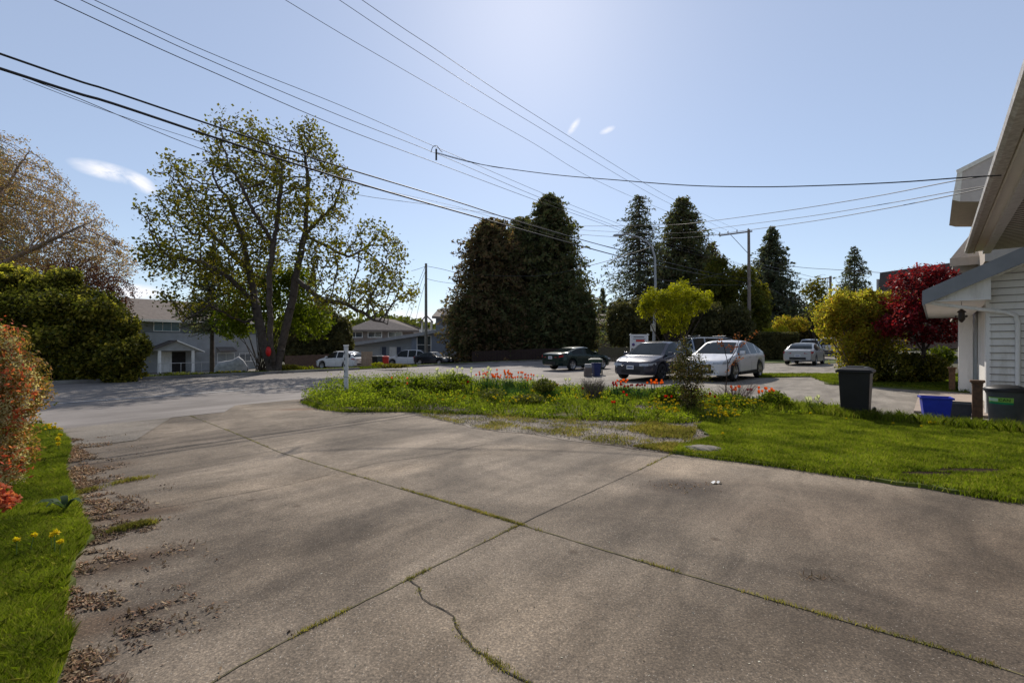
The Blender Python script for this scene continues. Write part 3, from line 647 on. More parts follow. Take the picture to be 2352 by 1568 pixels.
M = Matrix(((RX, -NX, 0, rl(0, TF, 0).x), (RY, -NY, 0, rl(0, TF, 0).y), (0, 0, 1, 0), (0, 0, 0, 1)))
window(h1_, M, su(519, TF), -.05, 1.7, 1.4, mTrim, nmat('pale_blind', (.34, .36, .35), (.28, .3, .29), 3, .4), 2, 1)
window(h1_, M, su(563, TF), .15, 1.2, .9, mTrim, mGlass, 2, 1)
slab(h1_, 'side_awning', [rl(su(495, TF), TF - 1.0, .95), rl(su(535, TF), TF - 1.0, .95), rl(su(535, TF), TF, 1.35), rl(su(495, TF), TF, 1.35)], .1, mShing)
# yard fence rail and posts in front of it
yf = thing('yard_railing', 'thin pale metal railing along the white house yard', 'fence')
mb = MB(); mRail = nmat('pale_rail_metal', (.4, .4, .4), (.3, .3, .3), 3, .5)
f0, f1 = su(365, 52.5), su(590, 52.5); mb.tube([rl(f0, 52.5, -.18), rl(f1, 52.5, -.18)], .03, 5); mb.tube([rl(f0, 52.5, -1.2), rl(f1, 52.5, -1.2)], .025, 5); mb.build('rail', mRail, yf)
mb = MB()
for k in range(11):
    s_ = f0 + (f1 - f0) * k / 10; MB().tube([rl(s_, 52.5, -1.45), rl(s_, 52.5, -.17)], .025, 5).build('post', mRail, yf)
# low blue-grey house in the middle
h2 = thing('blue_grey_house', 'low blue-grey house with a shallow roof behind the parked cars', 'house')
mBG = nmat('blue_grey_stucco', (.27, .30, .36), (.22, .245, .29), 1.5, .85); mBG2 = nmat('pale_grey_stucco', (.36, .38, .40), (.30, .32, .34), 1.5, .85)
D2 = 57.
def QP(pts, d): return [AT(u, v_, D2 + d) for u, v_ in pts]
back = Vector((.2, 1, 0))
MB().prism(QP([(799, 845), (799, 795), (958, 770), (958, 840)], 0), back * 7).build('left_wall', mBG2, h2)
MB().prism(QP([(945, 840), (945, 771), (1004, 765), (1036, 767), (1036, 836)], -.6), back * 8).build('right_wall', mBG, h2)
mb = MB(); mb.prism(QP([(795, 796), (795, 789), (958, 765), (996, 758), (1040, 760), (1040, 767), (996, 765), (958, 772)], -1.3), back * 9); mb.build('roof_edge', nmat('grey_fascia', (.33, .335, .34), (.27, .275, .28), 2, .7), h2)
Mw = Matrix(((1, 0, 0, 0), (0, -1, 0, D2 - .6), (0, 0, 1, 0), (0, 0, 0, 1)))
def wx(u): return (u - CX) / F * (D2 - .6)
def wz(v_): return CAMH + (CY - v_) / F * (D2 - .6)
for u0, u1, va, vb, r in ((958, 976, 771, 812, 2), (978, 990, 771, 814, 2)): window(h2, Mw, (wx(u0) + wx(u1)) / 2, (wz(va) + wz(vb)) / 2, wx(u1) - wx(u0), wz(va) - wz(vb), mTrim, mGlass, 1, r, fr=.1)
Mw2 = Matrix(((1, 0, 0, 0), (0, -1, 0, D2), (0, 0, 1, 0), (0, 0, 0, 1)))
f = MB().box((wx(838), .03, wz(815)), (3.2, .06, 2.0), Mw2).build('garage_door', nmat('pale_garage_door', (.42, .43, .43), (.37, .38, .38), 2, .6), h2)
for u in (879, 900, 913): MB().box((wx(u), .02, wz(815)), (.5 if u != 900 else .9, .04, 1.9), Mw2).build('door', nmat('dark_blue_door', (.08, .09, .13)) if u != 900 else mTrim, h2)
# house with hipped roof behind it
h3 = thing('hip_roof_house', 'house with grey-brown hipped roof rising behind the low blue-grey house', 'house')
D3 = 76.
def Q3(u, v_, d=0): return AT(u, v_, D3 + d)
slab(h3, 'roof', [Q3(790, 757), Q3(965, 758), Q3(907, 734, 4), Q3(866, 729, 4)], .3, mRoofG)
slab(h3, 'rear_roof', [Q3(866, 729, 4), Q3(907, 734, 4), Q3(985, 758, 9), Q3(800, 757, 9)], .3, mRoofG)
MB().prism([Q3(800, 800, .8), Q3(800, 759, .8), Q3(950, 760, .8), Q3(950, 800, .8)], (0, 7, 0)).build('wall', nmat('brown_stucco', (.26, .215, .19), (.2, .165, .145), 2), h3)
M3 = Matrix(((1, 0, 0, 0), (0, -1, 0, D3 + .8), (0, 0, 1, 0), (0, 0, 0, 1)))
for u in (813, 858, 905): window(h3, M3, (u - CX) / F * D3, CAMH + (CY - 768) / F * D3, 2.2, .9, mTrim, mGlass, 2, 1, fr=.12)
h4 = thing('bluish_gabled_house', 'pale blue house with dark gabled roofs beside the tall dark cedars', 'house')
D4 = 64.
def Q4(u, v_, d=0): return AT(u, v_, D4 + d)
mPB = nmat('pale_blue_siding', (.34, .37, .42), (.28, .31, .35), 2, .8)
MB().prism([Q4(1001, 770), Q4(1001, 724), Q4(1060, 727), Q4(1060, 770)], (0, 8, 0)).build('upper_wall', mPB, h4)
slab(h4, 'main_roof', [Q4(992, 726, -1), Q4(1062, 729, -1), Q4(1062, 708, 4), Q4(1007, 709, 4)], .3, mRoofG)
slab(h4, 'gable_roof', [Q4(1012, 723, -1.5), Q4(1060, 727, -1.5), Q4(1060, 696, 1.5), Q4(1040, 700, 1.5)], .3, mShing)
MB().tube([Q4(1011, 724, -1.6), Q4(1041, 699, -1.6)], .12, 4).build('rake_board', mTrim, h4)
for aa, bb in (((963, 740), (979, 722)), ((979, 722), (995, 738))):
    slab(h4, 'dormer_roof', [Q4(*aa, -2), Q4(*bb, -2), Q4(*bb, 1), Q4(*aa, 1)], .25, mRoofG)
for u in (970, 991): MB().tube([Q4(u, 770, -1.5), Q4(u, 738, -1.5)], .16, 4).build('dormer_post', mTrimWorn, h4)
MB().prism([Q4(1001, 762), Q4(963, 762), Q4(963, 756), Q4(1001, 756)], (0, 3, 0)).build('balcony_rail', mTrim, h4)
# tan house in the gap right of the cedars
h5 = thing('tan_house', 'small tan house glimpsed between the dark cedars and the airy conifer', 'house')
D5 = 72.
def Q5(u, v_, d=0): return AT(u, v_, D5 + d)
slab(h5, 'roof', [Q5(1350, 744, -1), Q5(1425, 742, -1), Q5(1420, 721, 3), Q5(1355, 722, 3)], .3, nmat('tan_roof', (.28, .22, .18), (.22, .175, .145), 3, .9))
MB().prism([Q5(1355, 763), Q5(1355, 744), Q5(1420, 742), Q5(1420, 763)], (0, 6, 0)).build('upper_wall', nmat('grey_white_wall', (.33, .34, .35), (.28, .29, .3), 2), h5)
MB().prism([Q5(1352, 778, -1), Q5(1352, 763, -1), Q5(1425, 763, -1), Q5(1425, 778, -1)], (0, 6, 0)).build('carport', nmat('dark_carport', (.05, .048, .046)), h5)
MB().prism([Q5(1352, 800, -1.2), Q5(1352, 778, -1.2), Q5(1425, 778, -1.2), Q5(1425, 800, -1.2)], (0, 6, 0)).build('lower_wall', nmat('tan_wall', (.30, .235, .18), (.24, .19, .15), 2), h5)
M5 = Matrix(((1, 0, 0, 0), (0, -1, 0, D5), (0, 0, 1, 0), (0, 0, 0, 1)))
window(h5, M5, (1388 - CX) / F * D5, CAMH + (CY - 752) / F * D5, 1.5, 1.0, mTrim, mGlass, 2, 1, fr=.1)
# ================================================================ poles and wires
mWire = nmat('black_cable', (.02, .02, .022), (.015, .015, .016), 5, .6); mPole = nmat('weathered_pole_wood', (.235, .195, .165), (.16, .13, .11), 4, .9, .5)
mGalv = nmat('galvanised_steel', (.33, .34, .36), (.27, .28, .3), 3, .5, metal=.3)
pole = BASE(1721, 48.); pt = thing('utility_pole', 'tall wooden utility pole with one long crossarm behind the white car', 'utility pole', pole)
HT = AT(1719, 527, 48).z - pole.z
MB().tube([(0, 0, -.2), (-.02, 0, HT * .5), (-.06, 0, HT)], [.19, .16, .125], 10).build('shaft', mPole, pt)
arm0 = Vector((-.06, -.16, HT - .25)); armd = (AT(1652, 541, 50.4) - (pole + arm0)); arm1 = arm0 + armd
MB().tube([arm0 + Vector((.25, -.05, .02)), arm1], .075, 4, smooth=False).build('crossarm', mPole, pt)
MB().tube([arm0.lerp(arm1, .62) + Vector((0, 0, -.03)), Vector((-.03, -.12, HT - 2.6))], .03, 5).build('brace', mGalv, pt)
for k in (.04, .40, .70, .98):
    q = arm0.lerp(arm1, k); MB().lathe([(.0, .3), (.05, .28), (.045, .2), (.06, .17), (.03, .05), (.03, 0)], q + Vector((0, 0, .06)), 8).build('insulator', nmat('brown_insulator', (.1, .06, .04), rough=.3), pt)
lpole = BASE(978.5, 52.); lt = thing('utility_pole', 'plain wooden pole across the road between the white cars', 'utility pole', lpole)
HL2 = AT(978.5, 605, 52).z - lpole.z
MB().tube([(0, 0, -.2), (0, 0, HL2)], [.19, .13], 10).build('shaft', nmat('greenish_pole_wood', (.20, .19, .16), (.15, .14, .12), 4, .9), lt)
MB().tube([(0, -.14, HL2 - .5), (0, -.14, HL2 - .9)], .05, 6).build('bracket', mGalv, lt)
fp = BASE(1907.5, 85.); ft = thing('utility_pole', 'distant thin pole with short crossarm above the yellow shrub', 'utility pole', fp)
HF = AT(1907, 634, 85).z - fp.z
MB().tube([(0, 0, 0), (0, 0, HF)], .2, 8).build('shaft', mPole, ft); MB().tube([(.1, 0, HF - .3), (-2.2, .3, HF - .5)], .1, 4).build('crossarm', mPole, ft)
# street lamp
lb = BASE(1500, 32.); la = thing('street_lamp', 'grey street lamp with long curved arm in front of the airy conifer', 'street lamp', lb)
def rel(u, v_, D=32.): return AT(u, v_, D) - lb
MB().tube([(0, 0, 0), rel(1504, 700), rel(1505.5, 650), rel(1504, 590), rel(1498, 570), rel(1488, 557), rel(1465, 544), rel(1440, 538.5), rel(1428, 538.5)], [.11, .09, .085, .075, .07, .06, .05, .045, .04], 8).build('shaft', mGalv, la)
hd = MB(); q = rel(1419, 540.5); hd.add([q + Vector(p) for p in [(-.34, -.08, -.03), (-.1, -.16, -.05), (.28, -.09, -.02), (.28, .09, -.02), (-.1, .16, -.05), (-.34, .08, -.03), (-.28, -.05, .05), (-.08, -.1, .08), (.28, -.05, .06), (.28, .05, .06), (-.08, .1, .08), (-.28, .05, .05)]],
    [(0, 1, 2, 3, 4, 5), (11, 10, 9, 8, 7, 6)] + [(k, 6 + k, 6 + (k + 1) % 6, (k + 1) % 6) for k in range(6)]); hd.build('lamp_head', mGalv, la)
sg = MB().box(tuple(rel(1498.5, 752) + Vector((0, -.13, 0))), (.32, .02, .48)).build('parking_sign', nmat('white_sign_face', (.6, .6, .58), (.5, .5, .48), 3, .4), la)
MB().lathe([(.10, 0), (.075, 0)], (0, 0, 0), 14, Matrix.Translation(rel(1498.5, 750.5) + Vector((0, -.142, 0))) @ Matrix.Rotation(math.pi / 2, 4, 'X')).build('sign_mark', nmat('dark_sign_print', (.06, .06, .06)), sg)
def smooth(P, n=5):
    P = [Vector(p) for p in P]; out = []
    for i in range(len(P) - 1):
        p0, p1, p2, p3 = P[max(i - 1, 0)], P[i], P[i + 1], P[min(i + 2, len(P) - 1)]
        for k in range(n):
            t = k / n; out.append(.5 * ((2 * p1) + (p2 - p0) * t + (2 * p0 - 5 * p1 + 4 * p2 - p3) * t * t + (3 * p1 - p0 - 3 * p2 + p3) * t ** 3))
    return out + [P[-1]]
def wire(label, P, r, cat='cable', name='overhead_cable', group='overhead wires', n=5, sm_=True):
    o = MB().tube(smooth(P, 5) if sm_ else P, r, n).build(name, mWire); return tag(o, label, cat, group)
T = 12.8
def W(uvs, t): return [ONT(u, v_, t) for u, v_ in uvs]
def ext(P, k=1.0): return [P[0] + (P[0] - P[1]).normalized() * 9 + Vector((0, 0, .25))] + P
pc = lambda v_: AT(1718, v_, 47.8)
wire('upper thick black cable crossing low over the big maple', ext(W([(0, 124), (260, 211), (521, 299), (781, 383), (1041, 461), (1177, 505), (1312, 544), (1418, 573), (1537, 604), (1640, 628)], T)) + [pc(640)], .023)
wire('lower and thickest black cable crossing over the big maple', ext(W([(0, 158), (260, 238.5), (521, 325.5), (781, 409), (1042, 484), (1146, 513), (1320, 561), (1432, 591), (1537, 615), (1640, 636)], T)) + [pc(650)], .030)
wire('thin cable sagging just below the thick cables, behind the maple top', W([(30, 168), (180, 226), (437, 333), (620, 392), (812, 446), (1036, 477), (1180, 503), (1330, 549), (1420, 572)], T + .25), .008)
wire('thinnest lowest line sagging under the thick cables at left', W([(52, 182), (250, 257), (453, 323), (640, 385), (833, 427), (1030, 470), (1100, 490), (1320, 556)], T + .5), .006)
for lb_, P, r in (('highest of the three parallel lines left of the splice', [(216, 0), (521, 138), (781, 242), (990, 333), (1225, 435), (1378, 497), (1500, 543), (1650, 588)], .008),
                ('middle of the three parallel lines meeting at the splice', [(185, 0), (521, 156), (781, 266), (1005, 354), (1225, 448), (1378, 506), (1500, 550), (1650, 593)], .009),
                ('lowest of the three parallel lines meeting at the splice', [(124, 0), (521, 180), (781, 292), (990, 370), (1225, 458), (1378, 512), (1500, 556), (1650, 598)], .010)):
    wire(lb_, ext(W(P, 12.6)) + [pc(612)], r)
ends = [pole + arm0.lerp(arm1, k) + Vector((0, 0, .36)) for k in (.98, .70, .40)]
for lb_, P, r, t_, e in (('leftmost of the three high power lines rising to the top of the sky', [(655, 0), (900, 145), (1102, 260), (1225, 329), (1368, 414), (1533, 486)], .008, 12.4, ends[0]),
                ('middle one of the three high power lines', [(779, 0), (1000, 145), (1102, 210), (1225, 285), (1450, 420), (1549, 473)], .008, 11.3, ends[1]),
                ('rightmost of the three high power lines nearest the sun', [(831, 0), (1000, 113), (1102, 182), (1225, 262), (1482, 422), (1581, 475)], .008, 10.4, ends[2])):
    wire(lb_, ext(W(P, t_)) + [e], r, 'power line', 'power_line')
# splice spacer and looped drop
J = ONT(1002, 352, 12.6); Jb = ONT(1002, 368, 12.6)
t = thing('cable_splice', 'short dark splice spacer with a looped wire on the three lines', 'cable splice', J, 0)
MB().tube([Vector((0, 0, .15)), Jb - J], .035, 6).build('spacer', mWire, t)
MB().tube(smooth([p - J for p in W([(990, 350), (994, 338), (1003, 335), (1010, 344), (1016, 350)], 12.6)]), .012, 5).build('loop', mWire, t)
wire('twisted service drop sagging across the open sky to the right house', W([(1003, 352)], 12.6) + [AT(1100, 377, 16.8), AT(1260, 400, 15.6), AT(1420, 414, 14.2), AT(1580, 426, 12.8), AT(1740, 429.5, 11.6), AT(1900, 426, 10.6), AT(2060, 419, 9.8), AT(2200, 409, 9.2), AT(2300, 403, 8.9)], .013)
wire('fine messenger wire twisting round the start of the service drop', W([(1003, 350)], 12.6) + [AT(1060, 366, 17.2), AT(1130, 383, 16.5), AT(1180, 389, 16)], .008)
for lb_, P in (('upper of three wires running from the conifers to the right house', [(1178, 511, 66), (1300, 519, 60), (1519, 517, 50), (1612, 510, 44), (1800, 485, 35), (2000, 453, 27), (2191, 416, 20), (2300, 400, 17)]),
               ('middle of three wires running from the conifers to the right house', [(1178, 517, 66), (1380, 531, 56), (1560, 535, 48), (1655, 523, 43), (1850, 498, 33), (2030, 469, 26), (2189, 440, 20), (2300, 422, 17)]),
               ('lower of three wires running from the conifers to the right house', [(1180, 524, 66), (1378, 542, 56), (1560, 547, 48), (1722, 528, 41), (1880, 506, 33), (2040, 478, 26), (2186, 449, 20), (2290, 425, 17)])):
    wire(lb_, [AT(*p) for p in P], .018 if 'middle' in lb_ else .022)
wire('sagging cable from the plain pole across to the street lamp side', [AT(979, 611, 52), AT(1011, 617, 51), AT(1075, 630, 49.5), AT(1213, 634, 45), AT(1281, 627, 42), AT(1343, 613, 39), AT(1410, 595, 36), AT(1500, 566, 33)], .022)
wire('faint second cable from the plain pole into the dark cedars', [AT(979, 640, 52), AT(1011, 647, 52), AT(1060, 653, 52), AT(1120, 657, 53)], .02)
for k, (a, b_) in enumerate((((976, 612, 52), (929, 735, 60)), ((976, 625, 52), (937, 745, 60)), ((976, 650, 52), (953, 748, 60)))):
    wire(['leftmost', 'middle', 'rightmost'][k] + ' of three slack drops from the plain pole to the roofs', [AT(*a), AT((a[0] + b_[0]) / 2 - 3, (a[1] + b_[1]) / 2 + 6, 56), AT(*b_)], .02)
wire('short wire from the plain pole toward the big maple', [AT(977, 612, 52), AT(960, 618, 53), AT(945, 622, 54)], .02)
wire('wire from the crossarm pole across the tall spruce to the brown roof', [AT(1718, 590, 48), AT(1823, 612, 50), AT(1930, 620, 46), AT(2021, 626, 42)], .022)
wire('upper cable from the crossarm pole down to the distant pole', [AT(1719, 598, 48), AT(1780, 615, 60), AT(1850, 632, 72), AT(1884, 641, 85)], .025)
wire('lower cable from the crossarm pole down to the distant pole', [AT(1720, 640, 48), AT(1780, 668, 58), AT(1830, 697, 70), AT(1890, 716, 85)], .028)
wire('middle cable from the crossarm pole down to the distant pole', [AT(1720, 606, 48), AT(1780, 622, 60), AT(1850, 641, 72), AT(1895, 650, 85)], .025)
wire('cable crossing the dark trees behind the yellow-green tree', [AT(1560, 655, 45), AT(1640, 632, 46), AT(1700, 618, 47.5)], .025)
wire('low cable crossing the dark trees left of the crossarm pole', [AT(1500, 640, 40), AT(1590, 652, 43), AT(1680, 655, 47), AT(1718, 652, 48)], .025)
# thin white post in the flower bed
pb = G(795, 916); t = thing('marker_post', 'slim white square post standing in the flower bed', 'post', (pb.x, pb.y, 0), math.radians(8))
MB().box((0, 0, .73), (.105, .105, 1.54)).build('shaft', nmat('weathered_white_paint', (.55, .55, .55), (.42, .42, .43), 9, .7, .2), t, bevel=.006)
MB().box((0, 0, 1.5), (.125, .125, .03)).build('cap', mTrim, t)
for z in (1.30, 1.12, .94, .78): MB().box((-.03, -.056, z), (.022, .006, .07)).build('dark_mark', nmat('dark_marks', (.12, .12, .13)), t)
MB().box((0, 0, .62), (.115, .115, .02)).build('band', mGalv, t)
# ================================================================ trees and plants
mBark = nmat('grey_bark', (.105, .085, .07), (.055, .045, .038), 5, .95, .6); mBarkD = nmat('dark_bark', (.07, .05, .038), (.035, .027, .022), 5, .95, .6)
mTwig = nmat('pale_brown_twig', (.27, .20, .165), (.18, .135, .115), 5, .9); mBarkM = nmat('maple_bark', (.10, .078, .062), (.05, .04, .033), 6, .95, .7)
def put(parts, name, mat, parent, loc):
    V, Fs = join(parts) if isinstance(parts, list) else parts
    V = V - np.array(loc); return link(name, arr(V, Fs), mat, parent)
def branches(N, par, r, lo=0.0, sides=5):
    i = np.arange(len(N)); m = (par >= 0) & (r > lo); A = N[par[m]]; B = N[i[m]]
    ra = np.minimum(r[par[m]], r[m] * 1.25); return frusta(A, B, ra, r[m], sides)
def treething(name, label, base, seeds, att, step, dk, di, tip, trunk_r, bark, leafm=None, nleaf=8, lsize=.12, lrad=.25, leafr=None, keep=1., group=None, jit=.15, trop=(0, 0, .05), cat='tree', iters=90, up=.3, crown='crown', p=2.3, branchname='trunk'):
    N, par, ch = colonize(seeds, att, step, di, dk, iters, jit, trop)
    r = radii(N, par, tip, p, trunk_r); t = thing(name, label, cat, base, 0, group)
    big = 6 if trunk_r > .1 else 4
    put([branches(N, par, r, 0, 5)], branchname, bark, t, base)
    if leafm is not None:
        lr = leafr or tip * 2.2; idx = np.where(r < lr)[0]
        if keep < 1: idx = idx[.5 * vnoise(N[idx, 0], N[idx, 2], 1.1, 3) + .5 * vnoise(N[idx, 0] + N[idx, 1], N[idx, 2], 2.6, 8) > .82 - keep * .62]
        P = np.repeat(N[idx], nleaf, 0) + rng.normal(size=(len(idx) * nleaf, 3)) * lrad * .5
        put([leaves(P, rng.uniform(.6, 1.3, len(P)) * lsize, up, .75)], crown, leafm, t, base)
    return t, N, r
# --- leaf colours
mMaple = leafmat('maple_spring_leaves', [(.165, .15, .02), (.12, .12, .017), (.21, .185, .026), (.08, .08, .016), (.17, .125, .025)], .5)
mBright = leafmat('bright_green_leaves', [(.14, .17, .01), (.10, .135, .01), (.18, .20, .015), (.07, .10, .01)], .5)
mLaurel = leafmat('laurel_leaves', [(.11, .115, .018), (.07, .08, .014), (.22, .19, .03), (.36, .29, .06), (.045, .052, .014)], .5, .36)
mCedar = leafmat('cedar_foliage', [(.125, .14, .07), (.085, .105, .055), (.16, .155, .075), (.16, .12, .07)], .5, .7, 1.1)
mCedarR = leafmat('bronzed_cedar_foliage', [(.19, .115, .075), (.14, .10, .06), (.12, .115, .06)], .5, .7, 1.1)
mFir = leafmat('fir_foliage', [(.11, .13, .095), (.075, .095, .07), (.13, .14, .10), (.15, .13, .09)], .48, .7, 1.1)
mVase = leafmat('chartreuse_leaves', [(.36, .34, .012), (.26, .265, .012), (.42, .38, .02), (.17, .18, .012)], .5)
mGold = leafmat('golden_shrub_leaves', [(.38, .34, .035), (.27, .25, .03), (.16, .16, .02), (.46, .34, .04), (.36, .20, .045)], .6)
mRed = leafmat('red_maple_leaves', [(.24, .012, .028), (.14, .009, .018), (.38, .025, .05), (.07, .008, .014), (.32, .05, .08)], .5, .45, 1.2)
mPlum = leafmat('plum_leaves', [(.075, .028, .024), (.05, .02, .018), (.10, .04, .03)], .35)
mBud = leafmat('orange_buds', [(.42, .25, .16), (.34, .19, .13), (.45, .30, .17), (.25, .20, .10)], .45)
mOlive = leafmat('olive_green_leaves', [(.10, .115, .022), (.065, .078, .018), (.14, .145, .03), (.17, .17, .045)], .45)
mHedge = leafmat('clipped_hedge_leaves', [(.10, .095, .045), (.065, .068, .034), (.13, .11, .05)], .42, .7)
mSunTint = leafmat('sun_tinted_yellow_leaves', [(.48, .42, .06), (.38, .36, .05), (.55, .44, .10), (.28, .28, .04)], .55)  # pale yellow standing in for sunlight on the crown tops
# ---- the big many-stemmed maple
D = 26.4
def tp(u, v_, d=0): return tuple(AT(u, v_, D + d))
bm_ = G(628, 853); B0 = AT(628, 858, D)
z0 = h1(B0.x, B0.y); B0.z = z0
seeds = [[(B0.x, B0.y, z0 - .1), tp(615, 820), tp(600, 770, .3), tp(588, 700, .5), tp(572, 620, .3), tp(555, 540, -.5), tp(520, 450, -1)],
         [(B0.x, B0.y, z0 + .2), tp(622, 800, -.6), tp(619, 720, -.8), tp(618, 640, -1), tp(628, 560, -1), tp(640, 480, -1), tp(650, 380, -.6)],
         [(B0.x + .2, B0.y, z0 + .1), tp(645, 800, .3), tp(668, 700, .5), tp(682, 620, .5), tp(700, 540, .8), tp(708, 440, .8), tp(700, 350, .5)],
         [tp(680, 640, .5), tp(740, 690, -.8), tp(800, 700, -1.2), tp(850, 730, -1.5), tp(890, 745, -2)],
         [tp(588, 700, .5), tp(530, 640, -.6), tp(460, 600, -1), tp(400, 590, -1.3)], [tp(572, 620, .3), tp(520, 570, 1.5), tp(450, 500, 2.5)],
         [tp(628, 560, -1), tp(580, 480, -2.5), tp(540, 400, -3)], [tp(700, 540, .8), tp(770, 470, 1.5), tp(790, 400, 2)], [tp(700, 540, .8), tp(800, 590, 2), tp(860, 560, 3)],
         [tp(560, 740, .4), tp(480, 700, -1.5), tp(420, 740, -2)]]
def lb2(u, v_, d, ru, rd, rv, w_): return (tp(u, v_, d), (ru * D / F, rd, rv * D / F), w_)
att = lobes([lb2(430, 400, 0, 60, 2, 34, .5), lb2(570, 350, 0, 85, 3, 85, 1.5), lb2(650, 350, -.5, 50, 2.2, 60, .8), lb2(715, 350, .5, 55, 2.2, 75, 1.1), lb2(780, 420, 0, 35, 1.6, 50, .4), lb2(550, 470, 0, 130, 4.4, 90, 3), lb2(440, 520, .5, 85, 3.2, 80, 1.8),
             lb2(690, 470, 0, 110, 3.6, 80, 1.6), lb2(500, 600, 0, 130, 4.2, 70, 2.6), lb2(380, 600, -.5, 55, 2, 50, .7), lb2(860, 590, 0, 70, 3, 80, 1.5), lb2(880, 670, -1, 75, 3, 50, 1.5), lb2(760, 600, -.5, 60, 2.5, 60, .7), lb2(770, 690, -1.5, 60, 2, 30, .5), lb2(470, 690, -1, 90, 2.5, 35, .8), lb2(600, 560, .5, 80, 3.5, 60, .8)], 7600)
att = att[vnoise(att[:, 0], att[:, 2], .8, 2) > .34]
t_, N_, r_ = treething('maple_tree', 'big spreading maple with several trunks and sparse spring leaves across the road', tuple(B0), seeds, att, .25, .33, 4.5, .013, .34, mBarkM, mMaple, 8, .17, .40, .024, iters=120, keep=.68)
rf = MB(); q = AT(616.5, 807, D - .85) - B0
rf.lathe([(0, -.012), (.17, -.012), (.17, .012), (0, .012)], (0, 0, 0), 18, Matrix.Translation(q) @ Matrix.Rotation(math.pi / 2, 4, 'X') @ Matrix.Diagonal((.85, 1.55, 1, 1)))
o = rf.build('reflector_plate', nmat('bright_red_plate', (.62, .02, .02), (.5, .015, .015), 4, .4)); o.location = B0; tag(o, 'bright red oval plate fixed on the trunk of the big maple', 'reflector')
# ---- bare budding tree at the far left
D = 40.; B0 = BASE(-120, D); z0 = B0.z
seeds = [[(B0.x, B0.y, z0 - .1), tp(-110, 740), tp(-100, 620), tp(-90, 480), tp(-70, 350)], [tp(-105, 660), tp(20, 600, -1), tp(140, 540, -2), tp(230, 500, -2)], [tp(-100, 600), tp(60, 640, -1), tp(200, 640, -1)], [tp(-95, 520), tp(20, 420), tp(70, 340)]]
att = lobes([lb2(-60, 380, 0, 110, 3, 100, 1), lb2(40, 450, 0, 110, 3.4, 110, 2.2), lb2(130, 540, 0, 110, 3.2, 100, 2.4), lb2(215, 600, 0, 90, 2.6, 70, 1.8), lb2(60, 620, 0, 150, 3, 60, 1.6)], 9500)
treething('budding_tree', 'tall half-bare tree with orange buds at the left edge', tuple(B0), seeds, att, .26, .27, 5, .011, .34, mTwig, mBud, 5, .14, .34, .018, iters=110, trop=(.22, 0, .12), jit=.12)
# ---- olive cedar poking up behind it, plum tree, others
def conifer(name, label, u, vtop, D, width, mat, gap=.0, droop=.35, nper=9, tw=9, lsize=.3, vb=None, group=None, seed=0, top_w=.05, cat='tree', power=.9, bare=.08, fine=1.):
    """whorled branches with sprays of foliage; width = crown width in px at the base"""
    width *= 1.12 if nper >= 24 else 1.28; B = BASE(u, D); z0 = B.z; Ht = AT(u, vtop, D).z - z0; Rm = width / 2 / F * D; t = thing(name, label, cat, B, 0, group)
    put([frusta(np.array([[B.x, B.y, z0 - .2], [B.x, B.y, z0 + Ht * .5]]), np.array([[B.x, B.y, z0 + Ht * .5], [B.x, B.y, z0 + Ht]]), np.array([Ht * .018, Ht * .011]), np.array([Ht * .011, .01]), 7)], 'trunk', mBarkD, t, B)
    A = []; E = []; P = []; Nn = []
    nl = int(Ht / .38)
    for k in range(nl):
        f = bare + (1 - bare) * (k + rng.uniform(0, .6)) / nl; z = z0 + Ht * f
        rr = Rm * max(0, 1 - f) ** power * (1 if f > bare + .12 else .75 + 2 * (f - bare)) + top_w * Rm
        for j in range(nper):
            a = rng.uniform(0, 2 * np.pi); L = rr * rng.uniform(.55, 1.02) * (.78 + .5 * float(vnoise(np.array(a * 1.3 + seed + u * .01), np.array(z * .9), 1.2, u % 7)))
            if rng.uniform() < .10: L *= 1.22
            if rng.uniform() < gap: continue
            e = np.array([B.x + math.cos(a) * L, B.y + math.sin(a) * L, z - droop * L + .18 * L * rng.normal()])
            s_ = np.array([B.x, B.y, z]); A.append(s_); E.append(e)
            m = max(4, int(tw * L)); q = rng.uniform(.25, 1.02, m)[:, None]
            pts = s_ + (e - s_) * q; pts[:, 2] += .12 * L * np.sin(q[:, 0] * 3.1)
            side = rng.normal(size=(m, 3)) * (.07 + .09 * L * (1.1 - q)) ; side[:, 2] -= np.abs(side[:, 2]) * .6
            P.append(pts + side)
    A = np.array(A); E = np.array(E); P = np.concatenate(P)
    put([frusta(A, E, np.full(len(A), .035 * Rm / 3), np.full(len(A), .012), 3)], 'branches', mBarkD, t, B)
    put([leaves(P, rng.uniform(.5, 1.3, len(P)) * lsize, -.1, .42)], 'crown', mat, t, B); return t
conifer('cedar_tree', 'olive cedar top rising behind the budding tree at the left edge', -25, 285, 44, 330, mOlive, .1, nper=12, tw=12, lsize=.24)
